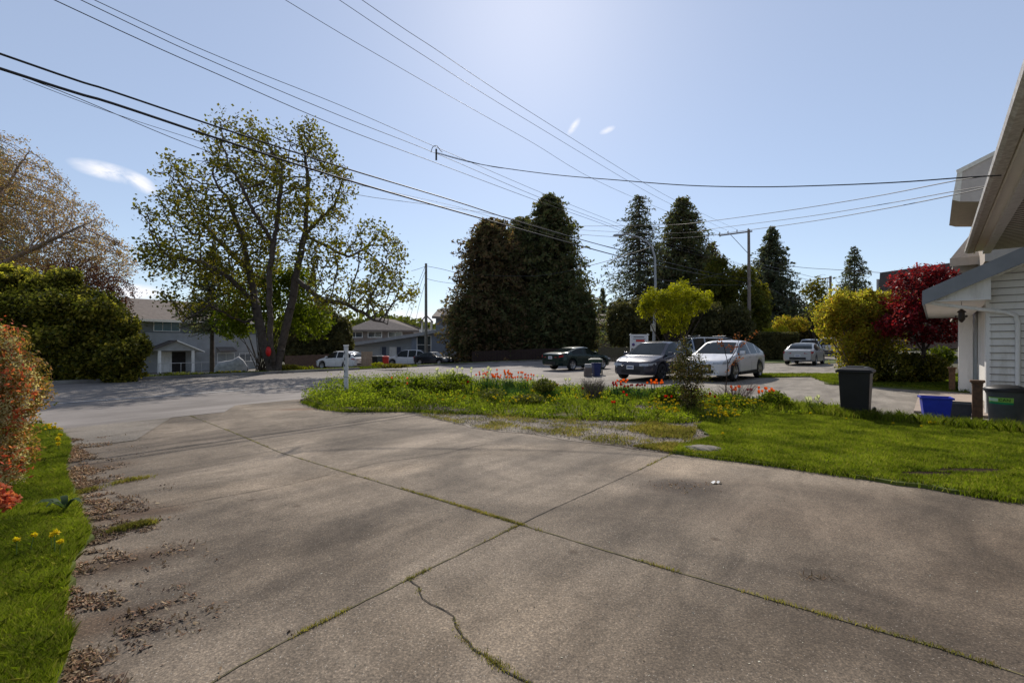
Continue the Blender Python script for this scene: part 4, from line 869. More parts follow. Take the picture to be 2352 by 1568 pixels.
def blob(name, label, u, vb, D, lobes_, n, mat, lsize, shell=.55, up=.3, stem=True, cat='shrub', group=None, stems=5, stemr=.03, bark=None, noise_f=.9, cut=.32, asp=.6, crown='crown', spiky=0, sub=0, subs=.34, tall=1., tips=None):  # tips: brighter leaves standing for sunlight on the lobe tops
    """leafy mass from lobes (u, v, ddepth, ru, rdepth(m), rv, weight): leaves sit mostly near the surface, broken by gaps"""
    B = BASE(u, D); t = thing(name, label, cat, B, 0, group); P = []; Nn = []
    C0 = []; big = len(lobes_)
    if sub:
        ex = []
        for (lu, lv, ld, ru, rd, rv, w_) in lobes_:
            lobes_ = lobes_
            for q in range(sub):
                d = rng.normal(size=3); d[2] = abs(d[2]) * 1.1 - .35; d /= np.linalg.norm(d); s1 = subs * rng.uniform(.6, 1.25)
                ex.append((lu + d[0] * ru * .92, lv - d[2] * rv * .92, ld + d[1] * rd * .9, ru * s1, rd * s1, min(rv, ru) * s1 * tall, w_ * s1 * .55))
        lobes_ = [tuple(l[:3]) + (l[3] * .86, l[4] * .86, l[5] * .86, l[6]) for l in lobes_] + ex
    W_ = sum(l[6] for l in lobes_)
    for (lu, lv, ld, ru, rd, rv, w_) in lobes_:
        c = np.array(AT(lu, lv, D + ld)); R_ = np.array([ru / F * D, rd, rv / F * D]); k = int(n * w_ / W_); C0.append(c)
        d = rng.normal(size=(k, 3)); d /= np.linalg.norm(d, axis=1, keepdims=True)
        bump_ = .74 + .52 * vnoise(d[:, 0] * 3 + c[0], d[:, 2] * 3 + d[:, 1] * 2.3, noise_f * 1.3, c[2]) 
        rad = (shell + (1 - shell) * rng.uniform(0, 1, k) ** .5) * bump_
        if spiky: rad *= 1 + spiky * (rng.uniform(0, 1, k) ** 6)
        P.append(c + d * R_ * rad[:, None]); Nn.append(d * 1.2)
    P = np.concatenate(P); Nn = np.concatenate(Nn)
    keep = vnoise(P[:, 0] + .3 * P[:, 1], P[:, 2] + .5 * P[:, 1], noise_f * 2.2, 5) > cut - .12
    keep &= P[:, 2] > B.z + .03; P = P[keep]; Nn = Nn[keep]
    put([leaves(P, rng.uniform(.6, 1.35, len(P)) * lsize, up, asp, Nn)], crown, mat, t, B)
    if tips:  # brighter leaves over the lobe tops: sunlight put into leaf colour
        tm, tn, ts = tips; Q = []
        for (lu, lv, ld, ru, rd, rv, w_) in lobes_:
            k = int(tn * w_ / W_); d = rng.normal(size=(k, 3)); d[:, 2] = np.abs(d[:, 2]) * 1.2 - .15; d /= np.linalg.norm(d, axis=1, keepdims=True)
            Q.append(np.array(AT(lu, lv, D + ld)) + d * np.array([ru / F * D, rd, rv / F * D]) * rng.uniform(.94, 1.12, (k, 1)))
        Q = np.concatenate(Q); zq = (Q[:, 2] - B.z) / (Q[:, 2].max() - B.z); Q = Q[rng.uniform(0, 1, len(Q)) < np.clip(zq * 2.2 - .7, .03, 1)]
        Q = np.repeat(Q, 5, 0) + rng.normal(size=(len(Q) * 5, 3)) * ts * .6; put([leaves(Q, rng.uniform(.7, 1.2, len(Q)) * ts, .1, asp)], 'sun_tinted_leaves', tm, t, B)
    if stem:
        A = []; E = []; ra = []; rb = []
        for c in C0[:big]:
            for q in range(stems):
                e = c + rng.normal(size=3) * np.array([.5, .3, .3]) * .8 * (c[2] - B.z) * .4; b0 = np.array(B) + np.array([rng.normal() * .12, rng.normal() * .12, -.05]); mid = b0 + (e - b0) * .5 + rng.normal(size=3) * .1; mid[2] += .1 * (c[2] - B.z)
                A += [b0, mid]; E += [mid, e]; ra += [stemr, stemr * .7]; rb += [stemr * .7, stemr * .25]
        put([frusta(np.array(A), np.array(E), np.array(ra), np.array(rb), 5)], 'stems', bark or mBarkD, t, B)
    return t
blob('plum_tree', 'dark plum-leaved tree between the budding tree and the brown roof', 190, 0, 36, [(170, 650, 0, 80, 2.2, 60, 1), (240, 680, 0, 60, 2, 55, 1), (120, 690, 0, 60, 2, 40, .6)], 12000, mPlum, .16, .2, spiky=.3, cat='tree', cut=.42)
blob('laurel_bush', 'huge dark glossy laurel bush at the left beyond the road', 120, 0, 20.5, [(60, 712, 0, 100, 2., 78, 1.2), (150, 712, 0, 85, 1.9, 72, 1.2), (225, 755, -.2, 80, 1.8, 68, 1.2), (275, 800, -.3, 52, 1.3, 58, .8), (100, 790, -.5, 130, 2., 95, 2), (220, 820, -.5, 90, 1.6, 70, 1.2), (-40, 760, 0, 110, 2, 125, 1.4), (20, 655, 0, 60, 1.4, 35, .5), (150, 640, .3, 30, .8, 22, .25)], 110000, mLaurel, .15, .5, cut=.34, spiky=.2, noise_f=1.5, sub=7, tips=(mSunTint, 3600, .13))
blob('sapling_shrub', 'loose green shrub beside the large laurel and white house corner', 292, 0, 21.5, [(288, 838, 0, 26, .6, 28, 1), (305, 862, 0, 34, .5, 14, .6)], 2600, mMaple, .12, .2, cut=.4)
blob('bright_leafed_tree', 'bright green small tree behind the big maple trunks', 600, 0, 31, [(610, 690, 0, 95, 2.4, 70, 2), (540, 735, 0, 45, 1.5, 45, 1), (710, 730, 0, 55, 1.6, 55, 1), (640, 640, 0, 55, 1.6, 45, .8), (690, 650, 0, 40, 1.3, 40, .6)], 17000, mBright, .2, .1, cut=.47, cat='tree')
conifer('dark_spruce', 'dark spruce half hidden behind the left side of the maple', 487, 560, 35, 190, mFir, .05, droop=.15, nper=12, tw=9, lsize=.3, bare=.33)
blob('clipped_cedar_hedge', 'tall dark clipped hedge behind the left parked white car', 725, 0, 47.5, [(690, 768, 0, 38, 1.6, 75, 1), (740, 763, 0, 40, 1.6, 72, 1), (782, 785, 0, 28, 1.4, 60, 1), (715, 810, 0, 75, 1.6, 40, 1)], 30000, mHedge, .26, .7, cut=.1, cat='hedge', stems=2)
# ---- massive dark cedars
conifer('cedar_tree', 'left and lower of the two broad dark cedars, bronze at its top', 1130, 505, 52, 215, mCedarR, .0, droop=.1, nper=30, tw=11, lsize=.42, top_w=.10, power=.42, bare=.04)
conifer('cedar_tree', 'taller right one of the two broad dark cedars', 1262, 446, 54, 235, mCedar, .0, droop=.1, nper=32, tw=10, lsize=.45, top_w=.05, power=.55, bare=.03)
conifer('cedar_tree', 'shorter dark cedar filling the middle between the two broad cedars', 1200, 500, 56, 210, mCedar, .0, droop=.1, nper=24, tw=10, lsize=.45, top_w=.08, power=.5, bare=.03)
blob('cedar_hedge', 'dark hedge mass at the foot of the broad cedars', 1210, 0, 50, [(1080, 750, 0, 48, 2, 75, 1), (1160, 745, 0, 70, 2.2, 80, 1.4), (1250, 745, 0, 75, 2.4, 85, 1.5), (1330, 740, 0, 42, 2, 78, 1)], 34000, mCedar, .3, .7, cut=.05, cat='hedge', stems=1)
conifer('slim_cypress', 'slim dark cypress at the right foot of the broad cedars', 1352, 700, 50, 46, mCedar, 0, droop=-.2, nper=14, tw=12, lsize=.3, power=.4)
conifer('airy_conifer', 'tall airy conifer behind the street lamp arm', 1468, 446, 58, 195, mFir, .25, droop=.30, nper=12, tw=9, lsize=.34, top_w=.08, power=.62, bare=.06)
conifer('dense_conifer', 'tall dense conifer right of the street lamp', 1568, 450, 60, 235, mCedar, .05, droop=.30, nper=20, tw=9, lsize=.42, top_w=.06, power=.7, bare=.05)
conifer('dense_conifer', 'short conifer tucked at the right shoulder of the dense conifer', 1634, 555, 62, 130, mCedarR, .05, droop=.25, nper=14, tw=9, lsize=.42, power=.7)
conifer('tall_spruce', 'tall spruce right of the crossarm pole', 1773, 518, 78, 165, mFir, .10, droop=.22, nper=15, tw=8, lsize=.55, top_w=.05, power=.8, bare=.05)
conifer('small_spruce', 'small dark spruce standing above the golden shrub', 1962, 563, 58, 130, mFir, .12, droop=.2, nper=12, tw=9, lsize=.38, top_w=.03, power=.75)
conifer('distant_fir', 'little distant fir between the cedars and the airy conifer', 1384, 660, 90, 70, mFir, 0, droop=.2, nper=10, tw=7, lsize=.6)
blob('dark_shrub_mass', 'dark evergreen shrub mass under the airy conifer', 1450, 0, 46, [(1425, 745, 0, 32, 2, 55, 1), (1475, 740, 0, 45, 2, 60, 1), (1530, 735, 0, 45, 2, 60, 1), (1590, 740, 0, 50, 2, 60, 1)], 24000, mHedge, .26, .6, cut=.1, stems=1)
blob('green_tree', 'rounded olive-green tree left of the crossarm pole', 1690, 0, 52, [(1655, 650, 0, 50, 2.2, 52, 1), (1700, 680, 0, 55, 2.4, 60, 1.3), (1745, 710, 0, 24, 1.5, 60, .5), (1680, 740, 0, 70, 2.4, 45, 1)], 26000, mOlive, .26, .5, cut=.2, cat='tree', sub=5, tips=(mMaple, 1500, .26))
blob('dark_bush', 'dark rounded bush behind the white car roof', 1660, 0, 44, [(1630, 745, 0, 40, 1.8, 50, 1), (1690, 750, 0, 35, 1.8, 48, 1)], 12000, mHedge, .24, .6, cut=.1, stems=1)
# vase-shaped chartreuse tree
blob('vase_shaped_tree', 'small bright chartreuse tree behind the grey car', 1556, 0, 30, [(1515, 690, 0, 38, 1.2, 28, 1), (1565, 680, 0, 42, 1.3, 30, 1.2), (1610, 695, 0, 26, 1., 26, .8), (1485, 712, 0, 24, .8, 22, .6), (1545, 715, 0, 50, 1.4, 34, 1.3), (1550, 748, 0, 34, 1., 26, .8)], 17000, mVase, .12, .15, cut=.34, spiky=.35, sub=6, tall=1.3, cat='tree', stems=4, stemr=.045)
# right-hand group
blob('blossom_tree', 'pale blossoming green tree left of the golden shrub', 1885, 0, 40, [(1870, 665, 0, 26, 1, 30, 1), (1885, 700, 0, 28, 1, 32, .8)], 2600, mMaple, .2, .1, cut=.5, cat='tree')
D = 60.; B0 = BASE(1890, D); z0 = B0.z
att = lobes([lb2(1890, 680, 0, 60, 3, 50, 1)], 900)
treething('bare_tree', 'pale leafless tree top showing above the golden shrub', tuple(B0), [[(B0.x, B0.y, z0), tp(1890, 730)]], att, .4, .5, 6, .015, .16, mTwig, None, trop=(0, 0, .1))
D = 17.5; B0 = BASE(1975, D); z0 = B0.z
blob('golden_shrub', 'big golden-green shrub beside the parked silver cars', 1975, 0, 19., [(1915, 725, 0, 42, 1., 40, 1), (1905, 755, 0, 26, .7, 40, .5), (1955, 720, 0, 45, 1.2, 48, 1.2), (2005, 730, 0, 50, 1.2, 50, 1.3), (2060, 725, 0, 40, 1.1, 40, 1), (1960, 780, 0, 50, 1.1, 60, 1.3), (2020, 790, 0, 60, 1., 60, 1.3), (1950, 840, 0, 26, .7, 40, .4), (1990, 850, 0, 35, .7, 30, .4), (1940, 690, 0, 22, .6, 24, .4), (1985, 690, 0, 22, .6, 26, .4), (2075, 700, 0, 22, .6, 20, .3)], 40000, mGold, .095, .2, spiky=.5, cut=.38, noise_f=1.6, sub=5, tall=2.2, subs=.3, tips=(mSunTint, 1600, .08), stems=8, stemr=.025, bark=mTwig)
B0 = BASE(2112, 17.4); D = 17.4; z0 = B0.z; CX_ = 0
seeds = [[(B0.x, B0.y, z0 - .05), tp(2116, 845), tp(2122, 800), tp(2115, 740), tp(2130, 680)], [tp(2121, 810), tp(2090, 760), tp(2070, 720)], [tp(2121, 805), tp(2165, 760), tp(2190, 720)], [tp(2115, 745), tp(2090, 680)]]
att = lobes([lb2(2120, 645, 0, 62, 1.2, 38, 1.8), lb2(2095, 700, 0, 50, 1.1, 44, 1.6), lb2(2170, 690, 0, 50, 1.1, 45, 1.2), lb2(2062, 748, 0, 46, 1., 26, 1.), lb2(2140, 760, 0, 75, 1.1, 34, 1.2), lb2(2195, 665, 0, 30, .8, 26, .5)], 2600)
att = att[vnoise(att[:, 0] * 1.2, att[:, 2] * 2.2, 2.4, 4) > .36]
treething('red_maple', 'deep red Japanese maple beside the neighbour house', tuple(B0), seeds, att, .12, .15, 1.6, .006, .07, mBarkD, mRed, 13, .10, .16, .012, iters=70, up=.9, keep=.85)
blob('laurel_shrub', 'dark low laurel shrub at the foot of the red maple', 2090, 0, 17.8, [(2060, 845, 0, 60, .9, 40, 1), (2125, 850, 0, 45, .8, 38, 1), (1985, 860, 0, 30, .6, 26, .5)], 13000, mLaurel, .10, .5, cut=.2)
blob('yellow_green_shrub', 'light green shrub showing past the red maple trunk', 2160, 0, 21, [(2160, 820, 0, 30, .5, 24, 1)], 1500, mBright, .12, .2, cut=.4)
# clipped hedge box
hb = thing('clipped_hedge', 'long dark box-clipped hedge behind the white car', 'hedge', BASE(1775, 40))
P = []; B_ = BASE(1775, 40)
for k in range(30000):
    f = rng.integers(0, 3); u_ = rng.uniform(1722, 1832); dd = rng.uniform(0, 2.2); zz = rng.uniform(0, 1)
    if f == 0: dd = rng.normal() * .06
    elif f == 1: zz = 1 + rng.normal() * .03
    else: u_ = rng.choice([1722, 1832]) + rng.normal() * 1
    q = AT(u_, 793, 39 + dd); zb = h1(q.x, q.y); P.append((q.x, q.y, zb + zz * (2.45 - zb)))
put([leaves(np.array(P), rng.uniform(.6, 1.3, len(P)) * .15, .1, .6)], 'foliage', mHedge, hb, B_)
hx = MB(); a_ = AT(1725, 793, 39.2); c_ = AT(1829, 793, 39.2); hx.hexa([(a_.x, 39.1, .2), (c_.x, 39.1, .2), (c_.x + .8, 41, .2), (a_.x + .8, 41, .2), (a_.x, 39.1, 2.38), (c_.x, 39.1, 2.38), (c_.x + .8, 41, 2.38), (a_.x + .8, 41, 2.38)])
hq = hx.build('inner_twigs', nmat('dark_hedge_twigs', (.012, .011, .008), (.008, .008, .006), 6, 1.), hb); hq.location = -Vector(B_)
blob('orange_green_shrub', 'orange-tinged shrub above the clipped hedge', 1805, 0, 56, [(1800, 750, 0, 26, 1.2, 26, 1), (1835, 745, 0, 22, 1.2, 18, .7)], 3500, mGold, .22, .4)
blob('lime_shrub', 'bright lime shrub tip just above the clipped hedge', 1770, 0, 43, [(1768, 762, 0, 17, .6, 9, 1), (1800, 765, 0, 14, .6, 18, .8)], 1400, mVase, .14, .4)
blob('dark_round_bush', 'dark rounded evergreen behind the silver cars', 1855, 0, 62, [(1855, 760, 0, 36, 2, 38, 1)], 7000, mHedge, .35, .6, cut=.05)
blob('yellow_forsythia', 'low pale yellow shrub on the bank near the parked cars', 868, 0, 34, [(868, 838, 0, 15, .4, 6, 1)], 500, mVase, .12, .2, stem=False)
# bank plants on the far verge
for k, (u, v_, ru, rv, m, lab) in enumerate([(660, 845, 28, 9, mMaple, 'low weedy tuft right of the big maple base'), (700, 848, 22, 8, mVase, 'pale yellow-green weed clump before the clipped hedge'), (540, 858, 60, 7, mMaple, 'low green ground plant left of the big maple base'), (430, 862, 80, 8, mOlive, 'dark green low border in front of the white porch'), (905, 840, 40, 5, mMaple, 'low weedy bank beside the plain pole')]):
    blob('verge_plant', lab, u, 0, 29, [(u, v_, 0, ru, .6, rv, 1)], 1600, m, .11, .2, stem=False, cat='plant', cut=.3)
# far woods closing the horizon
P = []
for k in range(52000):
    a = rng.uniform(-1.25, 1.32); Rr = rng.uniform(118, 150); x = math.sin(a) * Rr; y = math.cos(a) * Rr
    top = 6 + 5.5 * vnoise(np.array(x), np.array(3.), .13, 1) + 2.5 * vnoise(np.array(x), np.array(1.), .6, 4)
    P.append((x, y, h1(x, y) - 1 + rng.uniform(0, 1) ** .7 * float(top)))
P = np.array(P); tag(link('distant_woods', arr(*leaves(P, rng.uniform(.8, 1.6, len(P)) * 1.1, .1, .7)), mOlive), 'dark wooded horizon behind the houses', 'woods', None, 'stuff')
# ---- pieris bush close on the left
mPieR = leafmat('red_young_leaves', [(.70, .17, .10), (.60, .10, .06), (.68, .25, .13), (.45, .08, .05)], .45)
mPieO = leafmat('orange_green_leaves', [(.50, .25, .09), (.28, .22, .06), (.55, .24, .10), (.18, .17, .045), (.10, .10, .03)], .45)
mPieC = leafmat('cream_flower_bells', [(.66, .58, .40), (.56, .47, .3), (.48, .36, .22), (.72, .64, .46)], .45)
lob = [(-20, 800, 0, 62, .32, 62, 1), (10, 850, .05, 72, .35, 55, 1.2), (40, 905, .05, 52, .32, 55, 1.2), (-10, 970, 0, 70, .34, 70, 1.4), (15, 1040, -.05, 48, .28, 55, 1), (-30, 1090, -.05, 50, .25, 45, .7), (-60, 900, 0, 80, .4, 130, 1.2)]
pi = blob('pieris_bush', 'pieris bush with red tips and cream flowers at the left edge', 0, 0, 4.9, lob, 17000, mPieO, .042, .45, cut=.2, asp=.36, stem=False, spiky=.05)
B_ = BASE(0, 4.9)
def tufts(n, mat, name, nl, sz, seed, drop=0, lo=0, spread=.05):
    P = []; NN = []
    for k in range(n):
        l = lob[rng.choice(len(lob), p=np.array([q[6] for q in lob]) / sum(q[6] for q in lob))]
        d = rng.normal(size=3); d /= np.linalg.norm(d); d[1] = -abs(d[1])
        if vnoise(np.array(d[0] * 3 + l[0]), np.array(d[2] * 3 + l[1]), 1.3, seed) < .42: continue
        c = np.array(AT(l[0], l[1], 4.9 + l[2])); p = c + d * np.array([l[3] / F * 4.9, l[4], l[5] / F * 4.9]) * rng.uniform(.92, 1.08)
        for j in range(nl):
            o_ = rng.normal(size=3) * spread
            if drop: o_ = o_ * np.array([.35, .35, 0]) + np.array([0, 0, -rng.uniform(0, drop)])
            P.append(p + o_); NN.append(d)
    P = np.array(P); P = P[P[:, 2] > .06]; put([leaves(P, rng.uniform(.7, 1.3, len(P)) * sz, .2, .4 if not drop else .8)], name, mat, pi, B_)
tufts(360, mPieR, 'red_tips', 12, .052, 2); tufts(1200, mPieC, 'cream_flowers', 24, .019, 6, drop=.12, spread=.05)
pi2 = blob('pieris_bush', 'low red-tipped pieris sprig at the left edge below the main bush', 0, 0, 3.7, [(2, 1152, 0, 30, .12, 20, 1), (-40, 1140, 0, 46, .18, 34, 1)], 650, mPieR, .045, .2, stem=False)
# ================================================================ cars
def paint(name, c, metal=.4, rough=.32, coat=.5): 
    m, nt, b, o = newmat(name); v = obco(nt)
    nt.links.new(ramp(nt, nz(nt, 2.5, 4, .6, v), [(.3, tuple(x * .9 for x in c)), (.7, c)]), b.inputs['Base Color'])
    b.inputs['Metallic'].default_value = metal; b.inputs['Roughness'].default_value = rough; b.inputs['Specular IOR Level'].default_value = .3; b.inputs['Coat Weight'].default_value = coat * .5; b.inputs['Coat Roughness'].default_value = .05
    return m
mTyre = nmat('tyre_rubber', (.02, .02, .02), (.012, .012, .012), 8, .85); mRim = nmat('alloy_rim', (.38, .38, .39), (.25, .25, .26), 6, .35, metal=.8); mRimD = nmat('dark_alloy_rim', (.07, .07, .075), (.04, .04, .045), 6, .4, metal=.6)
mCarGlass = nmat('car_glass', (.016, .022, .022), (.008, .011, .011), 2, .04, spec=.18); mDarkTrim = nmat('black_plastic_trim', (.02, .02, .022), (.012, .012, .013), 5, .6)
mHead = nmat('headlamp_glass', (.45, .47, .5), (.25, .27, .3), 18, .12, spec=.8); mTail = nmat('red_tail_lamp', (.35, .012, .012), (.2, .008, .008), 9, .2, spec=.6)
mPlate = nmat('licence_plate', (.62, .63, .64), (.5, .51, .54), 25, .4); mPlateInk = nmat('plate_ink', (.04, .06, .2))
def interp(x, tab):
    xs = [p[0] for p in tab]; ys = [p[1] for p in tab]; return float(np.interp(x, xs, ys))
def make_car(name, label, cat, L, Wd, prof, pal, rim=mRim, wheel_r=.34, glass=mCarGlass, loc=None, heading=0, group=None, rack=False, suv=True, grille=True, clad=False):
    """x = forward. prof: dict(hood=[(x,z)...] centre line top, belt=[(x,z)], plan=[(x,half width)], low=[(x,z)], ax=(rear,front), cowl, roof_f, roof_r, back)"""
    t = thing(name, label, cat, loc, 0, group)
    t.rotation_euler = (0, 0, math.radians(90 - heading)) # heading clockwise from +Y, local x is forward
    xr, xf = -L / 2, L / 2; ax = prof['ax']; R_ = wheel_r + .055
    X = set(np.round(np.linspace(xr, xf, 45), 3).tolist())
    for a in ax:
        for k in range(-8, 9): X.add(round(a + R_ * math.sin(k / 8 * math.pi / 2), 3))
    for k in ('cowl', 'roof_f', 'roof_r', 'back'): X.add(prof[k])
    X |= {p + d for p in prof['pillars'] for d in (-.045, .045)}
    X = sorted(x for x in X if xr <= x <= xf)
    rows = []
    for x in X:
        w_ = interp(x, prof['plan']); zb = interp(x, prof['low'])
        for a in ax:
            if abs(x - a) < R_: zb = max(zb, wheel_r + math.sqrt(R_ ** 2 - (x - a) ** 2))
        belt = interp(x, prof['belt']); top = max(interp(x, prof['top']), belt + .012); gh = top - belt
        wu = w_ - .05 - .30 * min(1, gh / .55) * .85
        wu = w_ - .04 - min(gh, .62) * .42
        edge = top - min(.055, gh * .3)
        zb = min(zb, belt - .09)
        zm = zb + (belt - zb) * .45
        sec = [(w_ - .07, zb), (w_ - .012, zb + min(.06, (belt - zb) * .2)), (w_, zm), (w_ - .012, belt - min(.08, (belt - zb) * .3)), (w_ - .045, belt), (wu + (w_ - .045 - wu) * .02, edge), (wu * .86, top - gh * .03), (wu * .45, top), (0, top + .004)]
        rows.append(sec)
    J = len(rows[0]); V = []
    for x, sec in zip(X, rows):
        V += [(x, y, z) for y, z in sec] + [(x, -y, z) for y, z in sec[:-1]]
    K = 2 * J - 1
    def vid(i, j, side): return i * K + (j if side > 0 or j == J - 1 else J + j)
    body = []; wind = []; rear = []; sidew = []
    for i in range(len(X) - 1):
        xm = (X[i] + X[i + 1]) / 2
        for side in (1, -1):
            for j in range(J - 1):
                f = [vid(i, j, side), vid(i + 1, j, side), vid(i + 1, j + 1, side), vid(i, j + 1, side)]
                if side > 0: f = f[::-1]
                gh = interp(xm, prof['top']) - interp(xm, prof['belt'])
                dst = body
                if j >= 6 and prof['roof_f'] + .03 < xm < prof['cowl'] - .02: dst = wind
                elif j >= 6 and prof['back'] + .02 < xm < prof['roof_r'] - .02: dst = rear
                elif j == 4 and gh > .16 and prof['sw'][0] < xm < prof['sw'][1] and not any(abs(xm - p) < .045 for p in prof['pillars']): dst = sidew
                dst.append(f)
        # underside
        body.append([vid(i, 0, 1), vid(i + 1, 0, 1), vid(i + 1, 0, -1), vid(i, 0, -1)])
    for i, rev in ((0, False), (len(X) - 1, True)):
        loop = [vid(i, j, 1) for j in range(J)] + [vid(i, j, -1) for j in range(J - 2, -1, -1)]
        body.append(loop if not rev else loop[::-1])
    def sub(name_, faces, mat, par=t, off=0, smooth=True, inset=0):
        idx = sorted({v for f in faces for v in f}); mp = {v: k for k, v in enumerate(idx)}
        me = bpy.data.meshes.new(name_); me.from_pydata([V[v] for v in idx], [], [[mp[v] for v in f] for f in faces]); me.update()
        me.polygons.foreach_set('use_smooth', [smooth] * len(faces)); return link(name_, me, mat, par)
    bo = sub('body', body, pal)
    ms = bo.modifiers.new('e', 'EDGE_SPLIT'); ms.split_angle = math.radians(38)
    if wind: sub('windscreen', wind, glass)
    if rear: sub('rear_window', rear, glass)
    for sd in (1, -1):
        fs = [f for f in sidew if (V[f[0]][1] > 0) == (sd > 0)]
        if fs: sub('side_windows', fs, glass)
    # inner dark tub closes the wheel arches
    MB().box((0, 0, .47), (L * .86, Wd * .78, .42)).build('wheel_well', mDarkTrim, t)
    for a in ax:
        for sd in (1, -1):
            yc = sd * (interp(a, prof['plan']) - .115); M = Matrix.Translation((a, yc, wheel_r)) @ Matrix.Rotation(-sd * math.pi / 2, 4, 'X')
            wh = MB().lathe([(wheel_r * .66, -.10), (wheel_r * .93, -.10), (wheel_r, -.07), (wheel_r, .07), (wheel_r * .95, .10), (wheel_r * .68, .105)], (0, 0, 0), 28, M).build('wheel', mTyre, t)
            mb = MB(); rr = wheel_r * .68; mb.lathe([(rr, .10), (rr * .9, .085), (rr * .88, .0), (0, .0)], (0, 0, 0), 28, M)
            for k in range(5):
                a2 = k * 2 * math.pi / 5; Mk = M @ Matrix.Rotation(a2, 4, 'Z'); mb.add([Mk @ Vector(p) for p in [(-.035, 0, .07), (.035, 0, .07), (.05, rr * .93, .095), (-.05, rr * .93, .095)]], [(0, 1, 2, 3)])
            mb.lathe([(.06, .075), (.05, .09), (0, .092)], (0, 0, 0), 12, M); mb.build('rim', rim, wh)
    # lamps
    def lampset(x, y0, y1, z0, z1, mat, nm, fwd, wrap=.18, par=t):
        for sd in (1, -1):
            mb = MB(); e = .012 * fwd
            def surf(xx, z): return min(interp(xx, prof['plan']), 9)
            xe = x - fwd * wrap
            xm_ = x - fwd * .02
            P = [(x + e, sd * y0, z0), (x + e - fwd * .02, sd * y1, z0 + .01), (xe, sd * (surf(xe, z0) + .006), z0 + .05), (xe, sd * (surf(xe, z1) + .002), z1 + .02), (x + e - fwd * .05, sd * y1, z1), (x + e - fwd * .02, sd * y0, z1 - .02)]
            mb.add(P, [(0, 1, 4, 5), (1, 2, 3, 4)]); mb.build(nm, mat, par)
    hl = prof['head']; lampset(xf, hl[0], hl[1], hl[2], hl[3], mHead, 'headlight', 1, .42)
    tl = prof['tail']; lampset(xr, tl[0], tl[1], tl[2], tl[3], mTail, 'tail_light', -1, .25)
    fz = interp(xf, prof['low']); wz = interp(xf, prof['plan'])
    MB().box((xf + .002, 0, fz + .14), (.03, wz * 1.3, .13)).build('lower_grille', mDarkTrim, t, bevel=.01)
    if grille: MB().box((xf + .002, 0, hl[2] - .06), (.025, wz * 1.05, .13)).build('grille', mDarkTrim, t, bevel=.01)
    if prof.get('intake'):
        for sd in (1, -1): MB().hexa([(xf - .20, sd * (wz + .02), fz + .12), (xf + .006, sd * (wz - .22), fz + .12), (xf - .03, sd * (wz - .22), fz + .12), (xf - .24, sd * (wz - .02), fz + .12), (xf - .20, sd * (wz + .04), fz + .27), (xf + .006, sd * (wz - .24), fz + .24), (xf - .03, sd * (wz - .24), fz + .24), (xf - .24, sd * (wz - .02), fz + .27)]).build('side_intake', mDarkTrim, t)
    if prof.get('fplate', True):
        f = MB().box((xf + .028, 0, fz + .30), (.012, .32, .16)).build('front_plate', mPlate, t); MB().box((xf + .0355, 0, fz + .30), (.002, .24, .05)).build('plate_text', mPlateInk, f)
    f = MB().box((xr - .014, 0, prof.get('rp', .72)), (.012, .32, .16)).build('rear_plate', mPlate, t); MB().box((xr - .0215, 0, prof.get('rp', .72)), (.002, .24, .05)).build('plate_text', mPlateInk, f)
    MB().box((xr - .006, 0, interp(xr, prof['low']) + .1), (.03, wz * 1.5, .14)).build('rear_bumper', mDarkTrim, t, bevel=.01)
    ct = prof['cowl'] - .38; cz = interp(ct, prof['belt']) + .1
    for sd in (1, -1):
        wv = interp(ct, prof['plan']); mb = MB(); mb.hexa([(ct - .06, sd * (wv - .03), cz - .06), (ct + .1, sd * (wv - .03), cz - .06), (ct + .08, sd * (wv + .17), cz - .05), (ct - .04, sd * (wv + .17), cz - .05), (ct - .06, sd * (wv - .02), cz + .07), (ct + .08, sd * (wv - .02), cz + .07), (ct + .06, sd * (wv + .16), cz + .08), (ct - .04, sd * (wv + .16), cz + .08)]); mb.build('mirror', pal, t, bevel=.015)
    for sd in (1, -1):
        for xx in prof['doors'][:-1]:
            mb = MB(); w_ = interp(xx, prof['plan']); zb = interp(xx, prof['low']) + .08; bz = interp(xx, prof['belt']); zm = zb + (bz - zb) * .45
            mb.add([(xx - .006, sd * (w_ - .008), zb), (xx + .006, sd * (w_ - .008), zb), (xx + .006, sd * (w_ + .003), zm), (xx - .006, sd * (w_ + .003), zm), (xx + .006, sd * (w_ - .03), bz), (xx - .006, sd * (w_ - .03), bz)], [(0, 1, 2, 3), (3, 2, 4, 5)]); mb.build('door_seam', mDarkTrim, t)
    for sd in (1, -1):
        for xx in prof['doors'][1:]:
            w_ = interp(xx + .1, prof['plan']); MB().box((xx + .18, sd * (w_ - .002), interp(xx, prof['belt']) - .12), (.2, .035, .03)).build('door_handle', pal, t, bevel=.008)
    if clad:
        for sd in (1, -1):
            x0, x1 = ax[0] + R_ + .02, ax[1] - R_ - .02; w_ = interp(0, prof['plan']); zb = interp(0, prof['low'])
            MB().hexa([(x0, sd * (w_ - .08), zb - .005), (x1, sd * (w_ - .08), zb - .005), (x1, sd * (w_ + .008), zb), (x0, sd * (w_ + .008), zb), (x0, sd * (w_ - .08), zb + .16), (x1, sd * (w_ - .08), zb + .12), (x1, sd * (w_ + .008), zb + .12), (x0, sd * (w_ + .008), zb + .16)]).build('side_sill', mDarkTrim, t)
